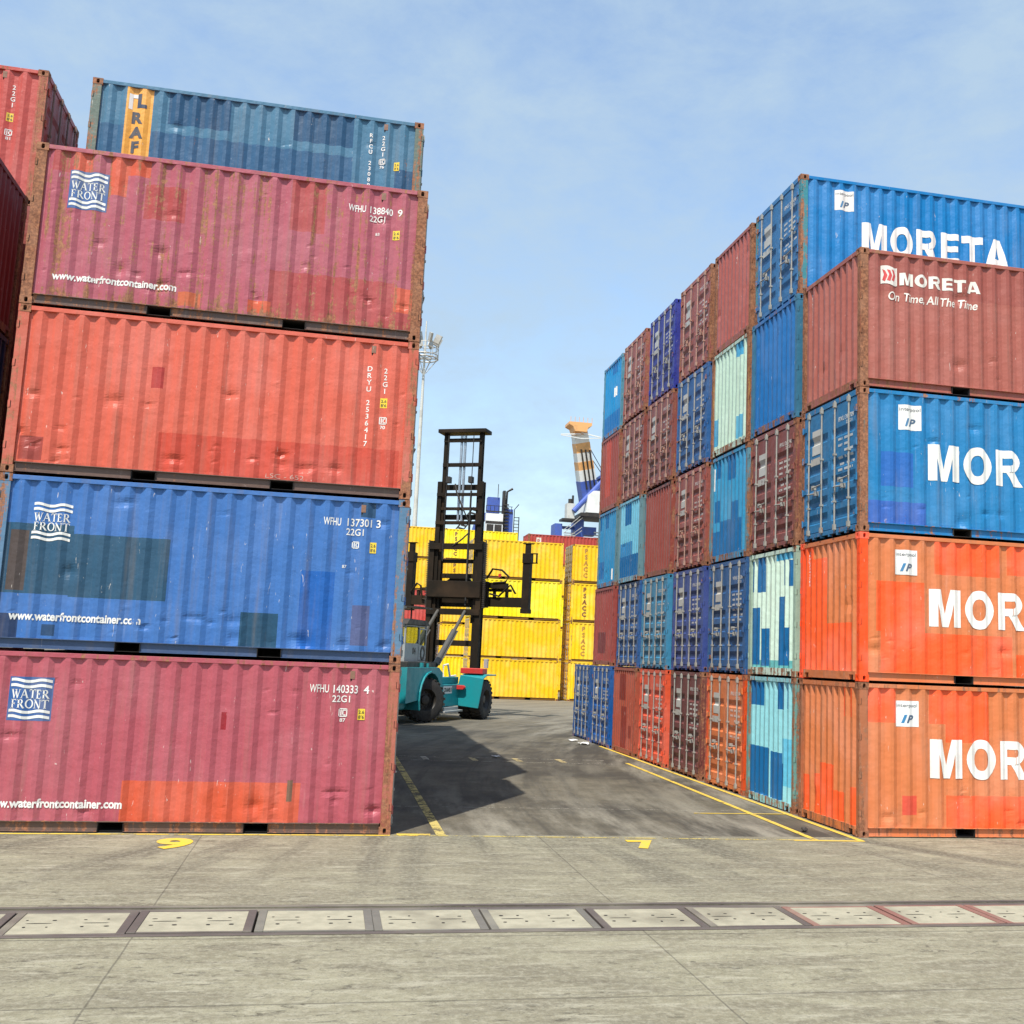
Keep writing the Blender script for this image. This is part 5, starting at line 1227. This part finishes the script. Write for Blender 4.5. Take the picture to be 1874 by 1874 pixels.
mb = MB(); mb.prism([(-0.95, 36.4), (0.85, 36.4), (1.1, 37.1), (1.65, 37.4), (1.65, 37.8), (-1.85, 37.8), (-1.85, 37.4), (-1.2, 37.1)], lambda p: (p[0]-1.0, -3.4, p[1]), lambda p: (p[0]-1.0, -0.4, p[1]))
for k in range(6): mb.tube([(-2.6+k*0.65, -3.2, 37.9), (-2.6+k*0.65, -3.2, 38.6)], 0.04, 5)
link('boom_head', mb.mesh('boom_head', M_ORANGE), boom)
mb = MB()
for x in (-1, 1): mb.bar((-0.9, -3.0, 36.2+0.1*x), (-0.9+x*3.1, -3.0, 35.8), 0.16, 0.16); mb.bar((-0.9, -3.0, 35.4), (-0.9+x*3.1, -3.0, 35.7), 0.12, 0.12)
link('boom_platform', mb.mesh('boom_platform', M_WHITE), boom)
mb = MB()
for x in (-0.5, 0.15, 0.8): mb.tube([(x-0.15, -2.4, 33.9), (x+1.2, -1.4, 28.0)], 0.13, 6)
mb.tube([(0.6, -1.5, 34.8), (4.9, 2, 30.0)], 0.06, 5); mb.tube([(0.6, -1.5, 33.6), (4.9, 2, 29.6)], 0.06, 5)
link('rope', mb.mesh('rope', M_DARK), cr)
mb = MB(); mb.prism([(0.2, 24.3), (5.2, 24.3), (5.2, 27.6), (1.3, 27.6), (0.5, 26.9)], lambda p: (p[0], -3.4, p[1]), lambda p: (p[0], 2.4, p[1])); f('machine_house', mb, M_WHITE)
mb = MB(); mb.tube([(-1.5, -2.7, 24.4), (3.3, -2.2, 29.8)], 0.40, 12); f('luffing_cylinder', mb, M_BLUE)
mb = MB(); mb.box(2.9, 5.0, -1.2, 1.2, 27.6, 30.2); mb.box(2.6, 5.2, -1.6, 1.6, 29.9, 30.3)
for k in range(5): mb.tube([(2.7+k*0.5, -1.5, 30.3), (2.7+k*0.5, -1.5, 31.3)], 0.06, 5)
f('tower_top', mb, M_BLUE)
mb = MB(); mb.box(-0.6, 5.2, -3.6, 2.8, 23.7, 24.2); mb.box(-3.2, -0.6, -2.8, -0.4, 23.0, 23.3); f('platform', mb, M_DARK)
mb = MB(); mb.box(-2.5, -1.3, -2.5, -0.9, 23.35, 25.6); f('operator_cabin', mb, M_POLE)
mb = MB(); mb.tube([(-1.9, -2.0, 25.6), (-1.9, -2.0, 26.3)], 0.35, 8); mb.tube([(-1.5, -1.8, 25.6), (-1.5, -1.8, 26.9)], 0.16, 8); f('exhaust', mb, M_DARK)
mb = MB(); mb.box(-4.0, -2.9, -1.5, 1.5, 0, 22.6); mb.box(0.4, 2.4, -1.2, 1.2, 21.2, 22.4); mb.box(3.4, 5.2, -1.5, 1.5, 0, 23.4); mb.box(-0.9, 0.4, -1.5, 1.5, 0, 23.4); mb.box(-2.9, -0.9, -0.4, 0.2, 22.0, 22.4); f('portal_leg', mb, M_BLUE)
mb = MB()
for k in range(2):
    for s_ in (0, 0.5): mb.bar((-3.0, -2.9-k*0.2, 19.4+s_+k*1.6), (-0.2, -2.9-k*0.2, 21.6+s_+k*1.9), 0.09, 0.09)
for k in range(14): mb.box(1.9, 4.4, -1.9, -1.6, 16.0+k*0.42, 16.18+k*0.42)
for k in range(14): mb.box(-2.6, -1.0, -1.9, -1.6, 17.0+k*0.32, 17.12+k*0.32)
f('stair', mb, M_ZINC)
cr2 = empty('harbour_crane', (20.0, 140, 0)); cr2.scale = (0.9, 0.9, 0.9); tag(cr2, 'blue harbour crane upperworks with white cabin behind the mast', 'crane')
f = crane_parts(cr2)
mb = MB(); mb.box(3.4, 4.7, -1, 2, 0, 27.0); mb.box(-2.2, 3.4, -0.8, 1.5, 0, 22.5); mb.prism([(-2.0, 22.5), (-1.0, 22.5), (-0.2, 25.8), (-0.5, 27.2), (-1.2, 25.5)], lambda p: (p[0], -1, p[1]), lambda p: (p[0], 1, p[1])); mb.box(0.6, 2.6, 0.2, 2.0, 26.4, 29.0); mb.box(-0.5, 3.2, -0.5, 1.5, 25.0, 26.2); f('machine_deck', mb, M_BLUE)
mb = MB(); mb.box(0.1, 2.9, -2.0, -0.9, 22.6, 26.0); cbn = f('operator_cabin', mb, M_WHITE)
mb = MB()
for x0, x1 in ((0.25, 1.4), (1.55, 2.75)): mb.box(x0, x1, -2.02, -1.99, 22.9, 24.2)
mb.box(0.1, 2.9, -2.03, -1.99, 24.3, 24.75)
f('cabin_window', mb, M_DARK, cbn)
mb = MB()
for k in range(9): mb.bar((-4.9+k*0.38, -0.6, 22.4+k*0.52), (-4.0+k*0.38, -0.6, 22.2+k*0.52), 0.16, 0.3)
mb.bar((-5.2, -0.5, 22.2), (-1.8, -0.5, 27.0), 0.25, 0.25); mb.bar((-4.2, -0.5, 22.0), (-1.0, -0.5, 26.3), 0.2, 0.2)
for k in range(12): mb.box(3.0, 3.9, -1.4, -1.1, 21.5+k*0.55, 21.7+k*0.55)
mb.box(2.9, 3.3, -1.2, 0, 23, 30.0)
for k in range(8): mb.box(4.9, 5.7, -1.2, -0.9, 21.8+k*0.55, 21.88+k*0.55)
mb.tube([(4.85, -1, 21), (4.9, -1, 27.0), (5.6, -1, 27.9)], 0.08, 5); mb.tube([(5.7, -1, 21), (5.7, -1, 25.8)], 0.08, 5)
mb.tube([(2.2, 0, 29), (2.2, 0, 31.2)], 0.06, 5); mb.tube([(3.6, 0, 26), (3.7, 0, 30.0), (4.6, 0, 30.6)], [0.18, 0.18, 0.22], 6)
for k in range(7): mb.tube([(0.2+k*0.7, -1.0, 26.4), (0.2+k*0.7, -1.0, 27.4)], 0.05, 5)
mb.bar((0.2, -1, 27.4), (4.6, -1, 27.4), 0.09); mb.bar((0.2, -1, 26.45), (4.6, -1, 26.45), 0.22)
f('ladder_frame', mb, M_DARK)

# ------------------------------------------------------------------ litter
def scrap(x, y, s, seed, lab):
    rnd = random.Random(seed); mb = MB(); n = 5; vs = []
    for j in range(n):
        for i in range(n): vs.append((x+(i/(n-1)-0.5)*s+rnd.uniform(-.1, .1)*s, y+(j/(n-1)-0.5)*s*1.2+rnd.uniform(-.1, .1)*s, 0.014+rnd.uniform(0, .22)*s))
    mb.add(vs, [(j*n+i, j*n+i+1, (j+1)*n+i+1, (j+1)*n+i) for j in range(n-1) for i in range(n-1)])
    tag(link('paper_scrap', mb.mesh('paper_scrap', M_PAPER)), lab, 'litter', 'paper scraps on the asphalt')
scrap(3.62, 13.0, 0.22, 1, 'white paper scrap lying on the dark asphalt in mid alley')
scrap(7.30, 18.0, 0.34, 2, 'larger white paper scrap below the farthest blue container doors')
scrap(7.25, 19.4, 0.26, 3, 'small white paper scrap beyond the larger one by the blue doors')
bm = bmesh.new(); bmesh.ops.create_icosphere(bm, subdivisions=2, radius=0.055)
rnd = random.Random(5)
for v in bm.verts: v.co *= rnd.uniform(0.8, 1.2); v.co.z *= 0.8
me = bpy.data.meshes.new('stone'); bm.to_mesh(me); bm.free(); me.materials.append(M_STONE)
tag(link('stone', me, loc=(7.08, 0.56, 0.045)), 'small dark stone beside the yellow line by the orange stack', 'stone')
